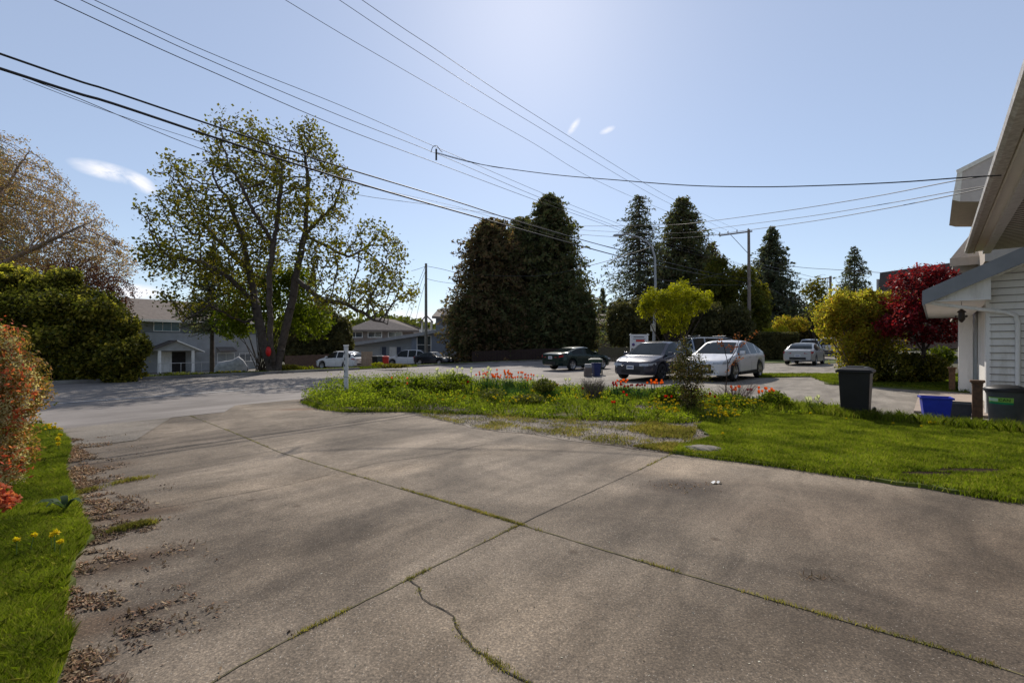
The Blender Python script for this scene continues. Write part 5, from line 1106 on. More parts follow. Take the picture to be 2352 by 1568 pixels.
    if rack:
        for sd in (1, -1):
            zt = interp(prof['roof_f'] - .2, prof['top']); yy = interp(0, prof['plan']) - .32
            MB().tube([(prof['roof_f'] - .1, sd * yy, zt + .0), (prof['roof_f'] - .3, sd * yy, zt + .07), (prof['roof_r'] + .2, sd * yy, zt + .06), (prof['roof_r'] + .05, sd * yy, zt - .02)], .018, 6).build('roof_rail', mDarkTrim, t)
        for xx in (prof['roof_f'] - .5, prof['roof_r'] + .5):
            zt = interp(xx, prof['top']); yy = interp(0, prof['plan']) - .32; MB().tube([(xx, -yy, zt + .09), (xx, yy, zt + .09)], .018, 6).build('rack_bar', mGalv, t)
    return t
def suvprof(L, W_, Hh, hood=1.0, slope=.5):
    f = L / 2; r = -L / 2
    return dict(ax=(r + .92, f - .9), cowl=f - 1.12, roof_f=f - 1.95, roof_r=r + .75, back=r + .12,
        top=[(r, .98), (r + .06, 1.04), (r + .12, 1.10), (r + .45, Hh - .28 + .04), (r + .75, Hh - .10), (r + 1.3, Hh - .01), (0, Hh), (f - 1.95, Hh - .07), (f - 1.12, hood + .03), (f - .6, hood - .08), (f - .2, hood - .20), (f - .05, hood - .30), (f, hood - .38)],
        belt=[(r, .92), (r + .3, 1.06), (0, 1.02), (f - 1.12, hood - .03), (f - .6, hood - .13), (f - .2, hood - .25), (f, hood - .42)],
        plan=[(r, W_ / 2 - .17), (r + .12, W_ / 2 - .07), (r + .5, W_ / 2 - .01), (0, W_ / 2), (f - .7, W_ / 2 - .01), (f - .3, W_ / 2 - .07), (f - .1, W_ / 2 - .18), (f, W_ / 2 - .32)],
        low=[(r, .38), (r + .2, .30), (0, .24), (f - .3, .24), (f, .25)], sw=(r + .42, f - 1.3), pillars=[-.30, r + 1.18], doors=[f - 1.35, -.30, r + 1.22],
        head=(.40, W_ / 2 - .2, hood - .37, hood - .26), tail=(.30, W_ / 2 - .12, .86, .98), rp=.68)
def coupe(p, L, Hh, hood):
    f = L / 2; r = -L / 2
    p.update(roof_r=r + 1.15, back=r + .34, top=[(r, .96), (r + .1, 1.06), (r + .34, 1.2), (r + 1.15, Hh - .10), (r + 1.75, Hh - .02), (f - 2.35, Hh), (f - 1.95, Hh - .07), (f - 1.05, hood + .03), (f - .6, hood - .06), (f - .2, hood - .18), (f - .05, hood - .28), (f, hood - .38)], belt=[(r, .94), (r + .3, 1.10), (0, 1.06), (f - 1.05, hood - .03), (f - .6, hood - .12), (f - .2, hood - .24), (f, hood - .42)], cowl=f - 1.05, sw=(r + .75, f - 1.2)); return p
def sedprof(L, W_, Hh, hood=.92):
    f = L / 2; r = -L / 2
    return dict(ax=(r + .98, f - .88), cowl=f - 1.25, roof_f=f - 2.0, roof_r=r + 1.45, back=r + .62,
        top=[(r, .92), (r + .08, .99), (r + .62, 1.03), (r + 1.0, Hh - .20), (r + 1.45, Hh - .06), (-.1, Hh), (f - 2.0, Hh - .05), (f - 1.25, hood + .01), (f - .6, hood - .07), (f - .15, hood - .17), (f, hood - .3)],
        belt=[(r, .88), (r + .3, .94), (0, .93), (f - 1.2, hood - .03), (f - .6, hood - .11), (f - .15, hood - .22), (f, hood - .36)],
        plan=[(r, W_ / 2 - .16), (r + .15, W_ / 2 - .06), (r + .5, W_ / 2 - .01), (0, W_ / 2), (f - .7, W_ / 2 - .02), (f - .3, W_ / 2 - .08), (f, W_ / 2 - .28)],
        low=[(r, .34), (r + .2, .26), (0, .21), (f - .3, .21), (f, .22)], sw=(r + .95, f - 1.35), pillars=[-.25], doors=[f - 1.4, -.25, r + 1.3],
        head=(.42, W_ / 2 - .18, hood - .33, hood - .21), tail=(.36, W_ / 2 - .1, .74, .88), rp=.62)
def at(x, y): return (x, y, h1(x, y) + .012)
mGreyP2 = paint('slate_grey_paint', (.042, .041, .056), .2, .2); mWhiteP = paint('white_car_paint', (.62, .63, .65), 0, .3); mSilver = paint('silver_car_paint', (.36, .37, .38), .4, .32)
mDkGreen = paint('dark_green_paint', (.012, .028, .026), .4, .25); mDkBlue = paint('dark_car_paint', (.02, .022, .028), .4, .28)
make_car('parked_car', 'slate grey electric crossover with white front plate parked facing the flower bed', 'car', 4.75, 1.92, coupe(suvprof(4.75, 1.92, 1.62, .98), 4.75, 1.62, .98), mGreyP2, mRimD, .35, loc=at(6.42, 20.85), heading=224, grille=False)
pw = coupe(suvprof(4.68, 1.92, 1.64, 1.03), 4.68, 1.64, 1.03); pw['fplate'] = False; pw['intake'] = True
make_car('parked_car', 'white sporty crossover with dark side sill parked right of the thin shrub', 'car', 4.68, 1.92, pw, mWhiteP, mRim, .385, loc=at(9.22, 20.5), heading=225, clad=True)
pv = suvprof(5.0, 1.95, 1.86, 1.1); pv.update(roof_r=-2.2, back=-2.42, top=[(-2.5, 1.05), (-2.42, 1.2), (-2.2, 1.76), (-1.8, 1.84), (0, 1.86), (.55, 1.80), (1.45, 1.12), (1.9, 1.02), (2.3, .9), (2.5, .75)], sw=(-2.05, 1.2), pillars=[-.2, -1.3, .62])
make_car('parked_van', 'silver blue minivan with roof rack behind the grey and white cars', 'van', 5.0, 1.95, pv, paint('silver_blue_paint', (.26, .30, .36), .5, .32), mRim, .34, loc=at(11.35, 29.5), heading=258, rack=True)
pd = sedprof(4.45, 1.7, 1.36, .90); pd['rp'] = .74; pd['pillars'] = [-.32]
make_car('driving_car', 'dark green two-door car on the road with its rear toward the flower bed', 'car', 4.45, 1.7, pd, mDkGreen, mRim, .31, loc=at(3.95, 28.6), heading=52, grille=True)
make_car('parked_car', 'white crossover parked across the road behind the slim marker post', 'car', 4.5, 1.86, suvprof(4.5, 1.86, 1.62, 1.0), mWhiteP, mRim, .35, loc=at(-15.3, 42.5), heading=-66)
make_car('parked_car', 'large white utility vehicle parked left of the plain pole across the road', 'car', 4.9, 1.95, suvprof(4.9, 1.95, 1.84, 1.12), mWhiteP, mRim, .38, loc=at((938 - CX) / F * 54, 54), heading=-80)
make_car('parked_car', 'dark car with pale hood nosing out right behind the plain pole', 'car', 4.4, 1.78, sedprof(4.4, 1.78, 1.42, .9), mDkBlue, mRim, .32, loc=at((997 - CX) / F * 51, 51), heading=118)
make_car('parked_car', 'small white car seen from behind at the foot of the broad cedars', 'car', 4.2, 1.8, suvprof(4.2, 1.8, 1.48, 1.0), mWhiteP, mRim, .33, loc=at((1115 - CX) / F * 55, 55), heading=-4)
make_car('parked_car', 'silver sedan with its back to the camera nearest the golden shrub', 'car', 4.6, 1.8, sedprof(4.6, 1.8, 1.45, .95), mSilver, mRim, .33, loc=at((1849 - CX) / F * 32.2, 32.2), heading=42)
make_car('parked_car', 'taller silver vehicle directly beyond the silver sedan', 'car', 4.7, 1.88, suvprof(4.7, 1.88, 1.72, 1.05), mSilver, mRim, .35, loc=at((1861 - CX) / F * 41, 41), heading=216)
make_car('parked_car', 'white vehicle partly hidden behind the golden shrub', 'car', 4.9, 1.95, suvprof(4.9, 1.95, 1.9, 1.15), mWhiteP, mRim, .37, loc=at((1900 - CX) / F * 50, 50), heading=30)
# ================================================================ street clutter
p = BASE(1368, 23.5); wheelie((p.x, p.y, p.z + .01), math.radians(-10), 'dark green wheeled cart standing before the dark green car', nmat('dark_green_plastic', (.02, .055, .03), (.014, .04, .022), 3, .5), .62, .72)
p = BASE(1350, 22.2); t = thing('utility_cabinet', 'low grey and brown block like a pedestal beside the green cart', 'cabinet', p)
MB().box((0, 0, .2), (.34, .3, .44)).build('base', nmat('brown_grey_block', (.16, .13, .115), (.11, .09, .08), 5, .8), t, bevel=.02); MB().box((.02, 0, .5), (.3, .26, .18)).build('top', nmat('pale_grey_block', (.30, .30, .31), (.24, .24, .25), 5, .6), t, bevel=.02)
p = BASE(1362, 22.6); tub((p.x + .12, p.y - .2, p.z + .01), .2, 'navy blue recycling box beside the pedestal and green cart', nmat('navy_plastic', (.03, .045, .14), (.02, .03, .1), 4, .5), .36, .34, .62)
# real-estate sign
p = BASE(1468, 26.5); t = thing('sale_sign', 'white real estate sign with a red bar behind the grey car', 'sign', p, math.radians(6))
zt = AT(1468, 770, 26.5).z - p.z; sw_ = .94
MB().box((0, 0, zt - .36), (sw_, .03, .72)).build('panel', nmat('white_sign_board', (.62, .62, .63), (.55, .55, .57), 3, .4), t)
for sx in (-1, 1): MB().box((sx * (sw_ / 2 + .02), 0, zt / 2 + .05), (.05, .05, zt + .1)).build('post', mTrim, t)
MB().box((0, 0, zt + .03), (sw_ + .2, .05, .05)).build('top_rail', mTrim, t)
MB().box((.06, -.018, zt - .30), (.5, .004, .12)).build('red_bar', nmat('red_print', (.5, .03, .02), (.42, .025, .02), 9, .5), t)
mb = MB().box((-.02, -.018, zt - .09), (.62, .004, .045)).build('heading_line', nmat('dark_print', (.08, .08, .1)), t); MB().box((0, -.018, zt - .20), (.7, .004, .025)).build('text_line', MATS['dark_print'], t)
MB().lathe([(.0, 0), (.06, .02), (.085, .07), (.085, .10), (.06, .15), (0, .17)], (-.34, -.018, zt - .6), 12, Matrix.Diagonal((1, 1, 1, 1))).build('balloon_emblem', nmat('balloon_print', (.12, .05, .14), (.05, .06, .2), 12), t)
# sidewalk blocks and bins across the road
mBrownF = nmat('brown_fence_boards', (.16, .095, .065), (.09, .055, .04), 8, .9, .4)
def fence(name, label, A, B, h, mat, pitch=.15, nmb='board'):
    A = Vector(A); B = Vector(B); L = (B - A).length; d = (B - A) / L; t = thing(name, label, 'fence', A); n = int(L / pitch); M0 = Matrix.Rotation(math.atan2(d.y, d.x), 4, 'Z')
    mb = MB()
    for k in range(n):
        c = d * (k + .5) * pitch; zz = h1(*(A + c)[:2]) - A.z; mb.box((0, 0, 0), (pitch - .012, .02, h * random.uniform(.97, 1.02)), Matrix.Translation(c + Vector((0, 0, zz - c.z + h / 2))) @ M0)
    mb.build('board_panel', mat, t)
    for k in range(int(L / 2.4) + 1):
        c = d * min(k * 2.4, L); zz = h1(*(A + c)[:2]) - A.z; MB().box((0, .07, 0), (.1, .1, h + .08), Matrix.Translation(c + Vector((0, 0, zz - c.z + h / 2))) @ M0).build('post', mat, t)
    return t
fence('wooden_fence', 'weathered brown fence behind the left white car', BASE(655, 45.5), BASE(800, 46.5), 1.5, mBrownF)
fence('wooden_fence', 'pale wooden gate panel right of the left white car', BASE(832, 41), BASE(856, 41.5), 1.45, nmat('pale_wood', (.36, .27, .19), (.28, .21, .15), 6, .9))
fence('wooden_fence', 'dark reddish fence along the foot of the broad cedars', BASE(1085, 46.5), BASE(1345, 47.5), 1.2, nmat('red_brown_boards', (.045, .026, .022), (.028, .018, .016), 8, .9))
fence('wooden_fence', 'olive brown fence beyond the dark green car', BASE(1375, 44), BASE(1460, 43), 1.3, nmat('olive_boards', (.11, .09, .055), (.07, .06, .04), 8, .9))
for u, c, lab in ((862, mBlack, 'left black bin of the row beside the white utility vehicle'), (874, mGreyP, 'grey bin in the middle of the row beside the white utility vehicle'), (886, nmat('red_plastic', (.5, .03, .02), (.4, .025, .02), 4, .5), 'bright red bin at the end of the row across the road')):
    p = BASE(u, 40.5); wheelie(tuple(p), math.radians(12), lab, c, .5, .95 if u != 886 else .9)
# covered trailer / scooter shape in front of the white house
p = BASE(530, 33.5); t = thing('covered_motorbike', 'grey covered motorbike parked beside the maple in front of the white house', 'motorbike', p, .3)
mCov = nmat('grey_cover_cloth', (.38, .38, .39), (.22, .22, .23), 4, .8, .3)
mb = MB(); ring = []
for x, w_, z in ((-1.0, .12, .5), (-.8, .26, .85), (-.35, .3, .95), (.1, .3, 1.02), (.5, .34, 1.28), (.8, .2, 1.0), (1.05, .08, .55)): ring.append([(x, -w_ - .05, .12), (x, -w_, z * .6), (x, -w_ * .5, z * .93), (x, 0, z), (x, w_ * .5, z * .93), (x, w_, z * .6), (x, w_ + .05, .12)])
mb.add([p_ for r_ in ring for p_ in r_], [(i * 7 + k, i * 7 + k + 1, (i + 1) * 7 + k + 1, (i + 1) * 7 + k) for i in range(6) for k in range(6)], True); mb.build('cover', mCov, t)
for x in (-.72, .78): MB().lathe([(.2, -.05), (.3, -.05), (.31, 0), (.3, .05), (.2, .05)], (0, 0, 0), 20, Matrix.Translation((x, 0, .31)) @ Matrix.Rotation(math.pi / 2, 4, 'X')).build('wheel', mTyre, t)
# ================================================================ grass, flowers, litter
mGrass = leafmat('grass_blades', [(.165, .215, .016), (.115, .165, .012), (.215, .25, .022), (.075, .11, .010), (.30, .27, .09), (.14, .19, .015)], .5, .6, spec=.12, patch_=(1.6, .55))
mGrassD = leafmat('deep_grass_blades', [(.09, .13, .014), (.06, .09, .012), (.14, .15, .02)], .4, .6, spec=.15)
mLeafG = leafmat('bed_plant_leaves', [(.20, .25, .02), (.14, .19, .018), (.27, .29, .03), (.09, .13, .018)], .58, .75, spec=.06, patch_=(2.2, .55))
mMoss = leafmat('moss_tufts', [(.24, .22, .05), (.17, .17, .04), (.28, .24, .08), (.26, .18, .09)], .5, .8, spec=.1)
def stuff(name, V, Fs, mat, label): return tag(link(name, arr(V, Fs), mat), label, None, None, 'stuff')
def grassfield(name, poly, n, hlo, hhi, w_, mat, label, z=.045, dens=None, lean=.35):
    q = scatter(poly, n); d = vnoise(q[:, 0], q[:, 1], 2.2, 1)
    keep = rng.uniform(0, 1, len(q)) < (.55 + .6 * d)
    if dens is not None: keep &= dens(q)
    q = q[keep]; d = d[keep]
    d2 = vnoise(q[:, 0], q[:, 1], 6.5, 7); h = hlo + (hhi - hlo) * (.35 * rng.uniform(0, 1, len(q)) + .65 * d2) 
    P = np.stack([q[:, 0], q[:, 1], H(q[:, 0], q[:, 1]) + z - .008], 1); return stuff(name, *blades(P, h, w_, lean), mat, label)
dug = [world(2230, 1090), world(2130, 1098), world(1985, 1108)]
for q_, ((x, y), rx) in enumerate(zip(dug[:2], (.42, .3))): patch('bare_soil', [(x + rx * 1.1 * math.cos(a * .5), y + .11 * math.sin(a * .5)) for a in range(13)], .052, nmat('dug_soil', (.045, .03, .02), (.02, .014, .01), 14, 1., .5, spec=.05), 0, jag=.04)
def notdug(q):
    k = np.ones(len(q), bool)
    for (x, y), rx in zip(dug, (.42, .3, .2)): k &= ((q[:, 0] - x) / rx) ** 2 + ((q[:, 1] - y) / .09) ** 2 > 1
    return k
grassfield('lawn_grass', LAWN, 230000, .025, .075, .0032, mGrass, 'bright green lawn beside the driveway', dens=notdug)
LE = gp((1740, 948), (1830, 953), (1950, 969), (2100, 981), (2230, 993), (2352, 1003), (2352, 992), (2230, 984), (2100, 970), (1950, 955), (1830, 938), (1740, 930))
grassfield('tall_grass', LE, 9000, .10, .26, .004, mGrass, 'taller uncut grass along the far rim of the lawn')
grassfield('tall_grass', LEFT[:16], 3000, .02, .08, .003, mGrass, 'longer grass in the left strip')
LV = gp((80, 985), (105, 985), (140, 1001), (160, 1020), (158, 1050), (146, 1085), (155, 1110), (175, 1165), (190, 1205), (209, 1235), (198, 1262), (175, 1290), (158, 1330), (154, 1400), (144, 1440), (169, 1480), (154, 1530), (124, 1600), (100, 1700)) + [(-2.05, 1.3), (-3.6, 2.9), (-9.4, 8.3)]
grassfield('strip_grass', LV, 330000, .03, .10, .0019, mGrass, 'long green grass strip at the left of the driveway', lean=.45)
grassfield('far_strip_grass', gp((1743, 868), (1860, 866), (1905, 884), (2010, 889), (2225, 903), (2225, 862), (1925, 861), (1743, 861)), 60000, .05, .12, .006, mGrass, 'sunlit grass strip beyond the parking pad')
grassfield('verge_grass', stpoly(0, 23, 25.5, 30), 24000, .05, .22, .012, mGrassD, 'rough grass bank across the road', z=.03)
grassfield('verge_grass', stpoly(26, 50, 25.5, 31), 16000, .05, .22, .014, mGrassD, 'rough grass bank beside the plain pole', z=.03)
# ragged edge tufts where turf meets concrete
def edge(uvs, n, spread, hlo, hhi, mat, name, label, w_=.003, z=.02):
    P = [G(*q) for q in uvs]; seg = [(b_ - a).length for a, b_ in zip(P[:-1], P[1:])]; tot = sum(seg); out = []
    for k in range(n):
        s_ = rng.uniform(0, tot); i = 0
        while s_ > seg[i]: s_ -= seg[i]; i += 1
        p = P[i].lerp(P[i + 1], s_ / seg[i]); 
        if vnoise(np.array(p.x), np.array(p.y), 4, 2) < rng.uniform(.35, .62) and spread < .05: continue
        out.append((p.x + rng.normal() * spread, p.y + rng.normal() * spread, z))
    out = np.array(out); return stuff(name, *blades(out, rng.uniform(hlo, hhi, len(out)), w_, .5), mat, label)
edge([(1545, 1043), (1700, 1061), (1864, 1084), (2113, 1121), (2352, 1159)], 9000, .045, .02, .06, mGrass, 'edge_grass', 'grass creeping over the driveway edge')
edge(JA[3:], 3200, .009, .008, .028, mMoss, 'joint_grass', 'moss and grass growing along the long slab joint', .002, .01)
edge(JA[:4], 1300, .010, .006, .018, mMoss, 'joint_grass', 'moss in the far part of the long slab joint', .002, .01)
edge(JA[4:7], 1300, .012, .008, .024, mMoss, 'joint_grass', 'thicker moss near the joint crossing', .002, .01)
edge(JB, 1900, .009, .006, .024, mMoss, 'joint_grass', 'moss along the second slab joint', .002, .01)
edge(JC, 600, .010, .004, .02, mMoss, 'crack_moss', 'moss tufts along the wandering crack', .002, .01)
edge(JC[8:11], 420, .016, .006, .022, mMoss, 'crack_grass', 'small weed tufts in the lower part of the crack', .002, .01)
edge(JB2[3:], 500, .012, .006, .02, mMoss, 'joint_grass', 'grass in the joint near the lawn corner', .002, .01)
# gravel patch: weeds, stones
q = scatter(GRAV, 30000); kk = vnoise(q[:, 0], q[:, 1], 2.6, 9) + rng.normal(size=len(q)) * .05 > .52; q = q[kk]; stuff('patch_weeds', *blades(np.stack([q[:, 0], q[:, 1], 0 * q[:, 0] + .022], 1), rng.uniform(.015, .06, len(q)), .004, .6), mMoss, 'sparse weeds over the gravel patch')
q = scatter(GRAV, 16000); P = np.stack([q[:, 0], q[:, 1], 0 * q[:, 0] + .03], 1); V, Fs = leaves(P, rng.uniform(.008, .03, len(P)), 1.4, .8); stuff('gravel', V, Fs, leafmat('gravel_stones', [(.34, .31, .28), (.22, .2, .18), (.45, .42, .39), (.28, .22, .18)], 0., .9), 'loose gravel beside the flower bed')
GW = gp((1440, 985), (1500, 975), (1600, 990), (1590, 1012), (1500, 1008)) ; q = scatter(GW, 4500); stuff('weed_mat', *blades(np.stack([q[:, 0], q[:, 1], 0 * q[:, 0] + .025], 1), rng.uniform(.02, .07, len(q)), .004, .6), mMoss, 'olive weed mat in the gravel patch')
GW = gp((1450, 1030), (1545, 1043), (1640, 1050), (1640, 1030), (1540, 1022)); q = scatter(GW, 5200); stuff('weed_mat', *blades(np.stack([q[:, 0], q[:, 1], 0 * q[:, 0] + .025], 1), rng.uniform(.02, .06, len(q)), .004, .6), mMoss, 'low weeds at the driveway corner')
# flat rock half sunk at the lawn corner
p = G(1612, 1040); bmr = bmesh.new(); bmesh.ops.create_icosphere(bmr, subdivisions=3, radius=1)
for v in bmr.verts: v.co = Vector((v.co.x * .26, v.co.y * .17, max(v.co.z, -.2) * .055)) * (1 + .12 * math.sin(v.co.x * 9 + v.co.y * 5))
me = bpy.data.meshes.new('rock'); bmr.to_mesh(me); bmr.free(); tag(link('flat_rock', me, mPad, None, (p.x, p.y, .05)), 'flat pale concrete lump at the corner of the lawn', 'rock')
# bark and leaf litter on the left edge
mLit = leafmat('dry_litter', [(.30, .18, .12), (.22, .12, .08), (.42, .29, .2), (.15, .095, .065), (.52, .40, .30), (.27, .14, .10)], .1, .9, 1., .1)
LE2 = [G(*q) for q in ((150, 1010), (152, 1050), (143, 1090), (160, 1130), (175, 1170), (195, 1210), (205, 1235), (180, 1275), (160, 1330), (148, 1400), (150, 1460), (165, 1500), (140, 1580), (110, 1640))]
def litter(n, wid, thr, seed):
    out = []
    seg = [(b_ - a).length for a, b_ in zip(LE2[:-1], LE2[1:])]; cum = np.cumsum(seg)
    s_ = rng.uniform(0, cum[-1], n); i = np.searchsorted(cum, s_); f = (s_ - (cum[i] - np.array(seg)[i])) / np.array(seg)[i]
    A = np.array([[p.x, p.y] for p in LE2]); P = A[i] + (A[i + 1] - A[i]) * f[:, None]; off = rng.exponential(wid, n); ang = .35 + rng.normal(size=n) * .15
    P = P + np.stack([np.cos(ang), np.sin(ang)], 1) * off[:, None]
    d = .6 * vnoise(P[:, 0] * 1.1 + P[:, 1] * .3, P[:, 1] * 1.2 - P[:, 0] * .3, 3.3, seed) + .4 * vnoise(P[:, 0], P[:, 1] * 1.5, 9., seed + 4) + rng.normal(size=n) * .06; return P[(d > thr + off * .30) & (off < .95)]
q = litter(30000, .26, .49, 3); P = np.stack([q[:, 0], q[:, 1], .014 + rng.uniform(0, .014, len(q))], 1); stuff('leaf_litter', *leaves(P, rng.uniform(.008, .036, len(P)) * (1 + (rng.uniform(0, 1, len(P)) > .95) * .8), 1.8, .36), mLit, 'dry bark and leaf litter along the grass strip')
q = litter(30000, .24, .50, 3); P = np.stack([q[:, 0], q[:, 1], 0 * q[:, 0] + .0135], 1)
stuff('litter_dust', *leaves(P, rng.uniform(.008, .03, len(P)), 9, .8), nmat('litter_soil', (.16, .11, .08), (.11, .078, .058), 20, 1.), 'crumbled brown soil under the litter')
q = scatter(gp((300, 1000), (2300, 1180), (2300, 1560), (300, 1560)), 520); P = np.stack([q[:, 0], q[:, 1], 0 * q[:, 0] + .013], 1); stuff('scattered_debris', *leaves(P, rng.uniform(.006, .018, len(P)), 2, .5), leafmat('pale_crumbs', [(.42, .38, .33), (.3, .22, .16), (.55, .52, .48)], 0, .9), 'tiny crumbs and petals scattered on the driveway')
P = np.array([(*world(1880 + rng.normal() * 22, 1330 + rng.normal() * 4), .018) for _ in range(34)]); stuff('fallen_twigs', *leaves(P, .06, 14, .1), mLit, 'small heap of fallen brown twigs on the driveway')
P = np.array([(*world(1560 + rng.normal() * 40, 1118 + rng.normal() * 7), .016) for _ in range(160)]); stuff('litter_flakes', *leaves(P, rng.uniform(.008, .03, 160), 3, .4), mLit, 'brown flakes on the dark stain')
p = G(1647, 1112); mb = MB(); 
for k in range(5): mb.add([Vector((-.05 + k * .025 + random.uniform(-.01, .01), sy * .02 + random.uniform(-.01, .01), .004 + .02 * (k % 2))) for sy in (-1, 1)], [])
mb.f = [[2 * k, 2 * k + 1, 2 * k + 3, 2 * k + 2] for k in range(4)]; mb.sm = [False] * 4
o = mb.build('paper_scrap', nmat('white_paper', (.7, .69, .67), (.6, .59, .58), 8)); o.location = (p.x, p.y, .012); tag(o, 'crumpled white paper scrap beside the dark stain on the driveway', 'litter')
# weeds creeping in two seams near the left strip
for uvs, lab in (([(350, 1098), (300, 1105), (240, 1120), (165, 1140)], 'upper grassy seam reaching into the driveway from the left'), ([(350, 1205), (310, 1212), (270, 1222), (215, 1240)], 'lower thicker grassy seam reaching into the driveway from the left')):
    edge(uvs, 2200, .028, .012, .05, mMoss, 'seam_weeds', lab, .003, .012)
# bed ground cover
edge([(700, 926), (745, 941), (800, 947), (930, 946), (1000, 951), (1100, 953), (1250, 962), (1420, 968), (1560, 973), (1690, 962)], 9000, .06, .03, .09, mGrass, 'bed_edge_grass', 'grass fringe along the front of the flower bed', .005, .02)
q = scatter(BED, 80000); t_ = vnoise(q[:, 0], q[:, 1], 2.6, 5); u_ = CX + F * q[:, 0] / q[:, 1]; vv = CY + CAMH * F / q[:, 1]; hh = .08 + .22 * t_ + .10 * (u_ < 1230) * (vv < 915)
xs_ = q[:, 0] / q[:, 1]; front = np.array([0.] * len(q)); u_ = CX + F * xs_; vv = CY + CAMH * F / q[:, 1]
bushy = (u_ < 1080) | (vv < 930 + 10 * np.sin(u_ * .05))
hh = np.where(bushy, hh * (1.0 + .5 * (u_ < 1060)), hh * .35); keep = bushy | (t_ > .40)
P = np.stack([q[:, 0], q[:, 1], .05 + hh * rng.uniform(.1, 1, len(q)) * np.where(rng.uniform(0, 1, len(q)) < .8, 1, 1.25)], 1)[keep]
stuff('bed_ground_cover', *leaves(P, rng.uniform(.025, .07, len(P)), .3, .55), mLeafG, 'mixed low green foliage filling the flower bed')
q = scatter(BED, 26000); P = np.stack([q[:, 0], q[:, 1], 0 * q[:, 0] + .05], 1); P = P[vnoise(q[:, 0], q[:, 1], 1.6, 8) > .36]; stuff('bed_grass', *blades(P, rng.uniform(.05, .22, len(P)), .005, .4), mGrass, 'grass mixed among the flower bed plants')
# ---- tulips
mStem = nmat('tulip_stem', (.09, .15, .03), (.06, .11, .02), 12, .6)
mTL = leafmat('tulip_leaf', [(.06, .12, .04), (.045, .095, .03)], .35)
COL = {'orange': [(.95, .17, .02), (.8, .11, .015)], 'red': [(.62, .02, .012), (.5, .015, .01)], 'dark red': [(.25, .006, .012), (.18, .005, .01)], 'coral': [(.85, .16, .09), (.75, .12, .07)], 'white': [(.78, .76, .66), (.7, .68, .6)]}
def petalmat(k): return leafmat(k.replace(' ', '_') + '_petal', COL[k], .45, .5, 1.15)
def tulip(kind, h):
    t = thing('tulip', '', 'flower', (0, 0, 0)); s_ = .023 if kind != 'white' else .030
    MB().tube([(0, 0, 0), (.006, .004, h * .6), (.012, 0, h)], .0042, 5).build('stem', mStem, t)
    V = []; Fs = []
    for k in range(6):
        a = k * math.pi / 3 + .2; r1 = s_ * (1 if k % 2 else .86); c, s = math.cos(a), math.sin(a); n = len(V); z0_ = h
        for (rr, ww, zz) in ((.1, .15, 0), (.95, .62, s_ * .7), (1.1, .60, s_ * 1.6), (1.05, .1, s_ * 2.9)):
            V += [(.012 + c * r1 * rr - s * ww * s_, s * r1 * rr + c * ww * s_, z0_ + zz), (.012 + c * r1 * rr + s * ww * s_, s * r1 * rr - c * ww * s_, z0_ + zz)]
        Fs += [(n + 2 * i, n + 2 * i + 1, n + 2 * i + 3, n + 2 * i + 2) for i in range(3)]
    link('bloom', arr(V, Fs), petalmat(kind) if kind.replace(' ', '_') + '_petal' not in MATS else MATS[kind.replace(' ', '_') + '_petal'], t)
    V = []; Fs = []
    for k in range(3):
        a = k * 2.1 + .5; c, s = math.cos(a), math.sin(a); n = len(V)
        for (rr, ww, zz) in ((.004, .008, 0), (.02, .017, h * .3), (.06, .012, h * .62), (.10, .001, h * .66)): V += [(c * rr - s * ww, s * rr + c * ww, zz), (c * rr + s * ww, s * rr - c * ww, zz)]
        Fs += [(n + 2 * i, n + 2 * i + 1, n + 2 * i + 3, n + 2 * i + 2) for i in range(3)]
    link('leaves', arr(V, Fs), mTL, t); return t
protos = {}
def plant_tulips(kind, spots, label, group):
    for (u, v_, D) in spots:
        p = AT(u, v_, D); h = p.z - .05 - .03
        key = (kind, round(h / .06)); 
        if key not in protos: protos[key] = tulip(kind, max(.12, key[1] * .06)); t = protos[key]
        else: t = copy_tree(protos[key])
        t.location = (p.x, p.y, .05); t.rotation_euler = (rng.normal() * .06, rng.normal() * .06, rng.uniform(0, 6.3)); t['label'] = label; t['group'] = group
def cl(u0, u1, v0, v1, D0, D1, n): return [(rng.uniform(u0, u1), rng.uniform(v0, v1), rng.uniform(D0, D1)) for _ in range(n)]
plant_tulips('coral', cl(1095, 1150, 854, 866, 13.4, 14.6, 16), 'coral tulip at the left of the dense tulip clump', 'coral tulips in the dense clump')
plant_tulips('orange', cl(1125, 1205, 850, 868, 13.2, 14.4, 34), 'orange tulip in the dense clump in the middle of the bed', 'orange tulips in the dense clump')
plant_tulips('white', cl(1000, 1125, 846, 868, 13.4, 14.4, 34), 'white narcissus left of the dense orange tulip clump', 'white narcissi along the road side of the bed')
plant_tulips('white', [(1235, 863, 13.6), (1245, 866, 13.5), (1300, 871, 13), (1310, 874, 13)], 'white bloom standing alone right of the dense tulip clump', 'single white blooms in the middle of the bed')
plant_tulips('coral', [(898, 867, 13.8), (937, 870, 13.6), (953, 874, 13.5)], 'coral bloom over the left end of the bed', 'coral blooms at the left end of the bed')
plant_tulips('orange', cl(934, 960, 876, 886, 13, 13.6, 7), 'light orange bloom among leaves left of the white narcissi', 'light orange blooms near the marker post')
plant_tulips('red', [(824, 912, 12.2), (828, 915, 12.2), (820, 914, 12.1), (1066, 880, 13), (1072, 879, 13), (1061, 881, 13)], 'red bloom low among the leaves at the left half of the bed', 'low red blooms at left')
plant_tulips('coral', cl(1205, 1228, 860, 872, 13.4, 14, 8), 'coral tulip just right of the dense clump', 'coral tulips right of the dense clump')
plant_tulips('dark red', [(1278, 882, 12.8), (1338, 889, 12.4)] + cl(1395, 1420, 874, 884, 12.6, 13, 4) + cl(1440, 1500, 884, 887, 12.4, 12.8, 8), 'dark red tulip in front of the grey car', 'dark red tulips before the grey car')
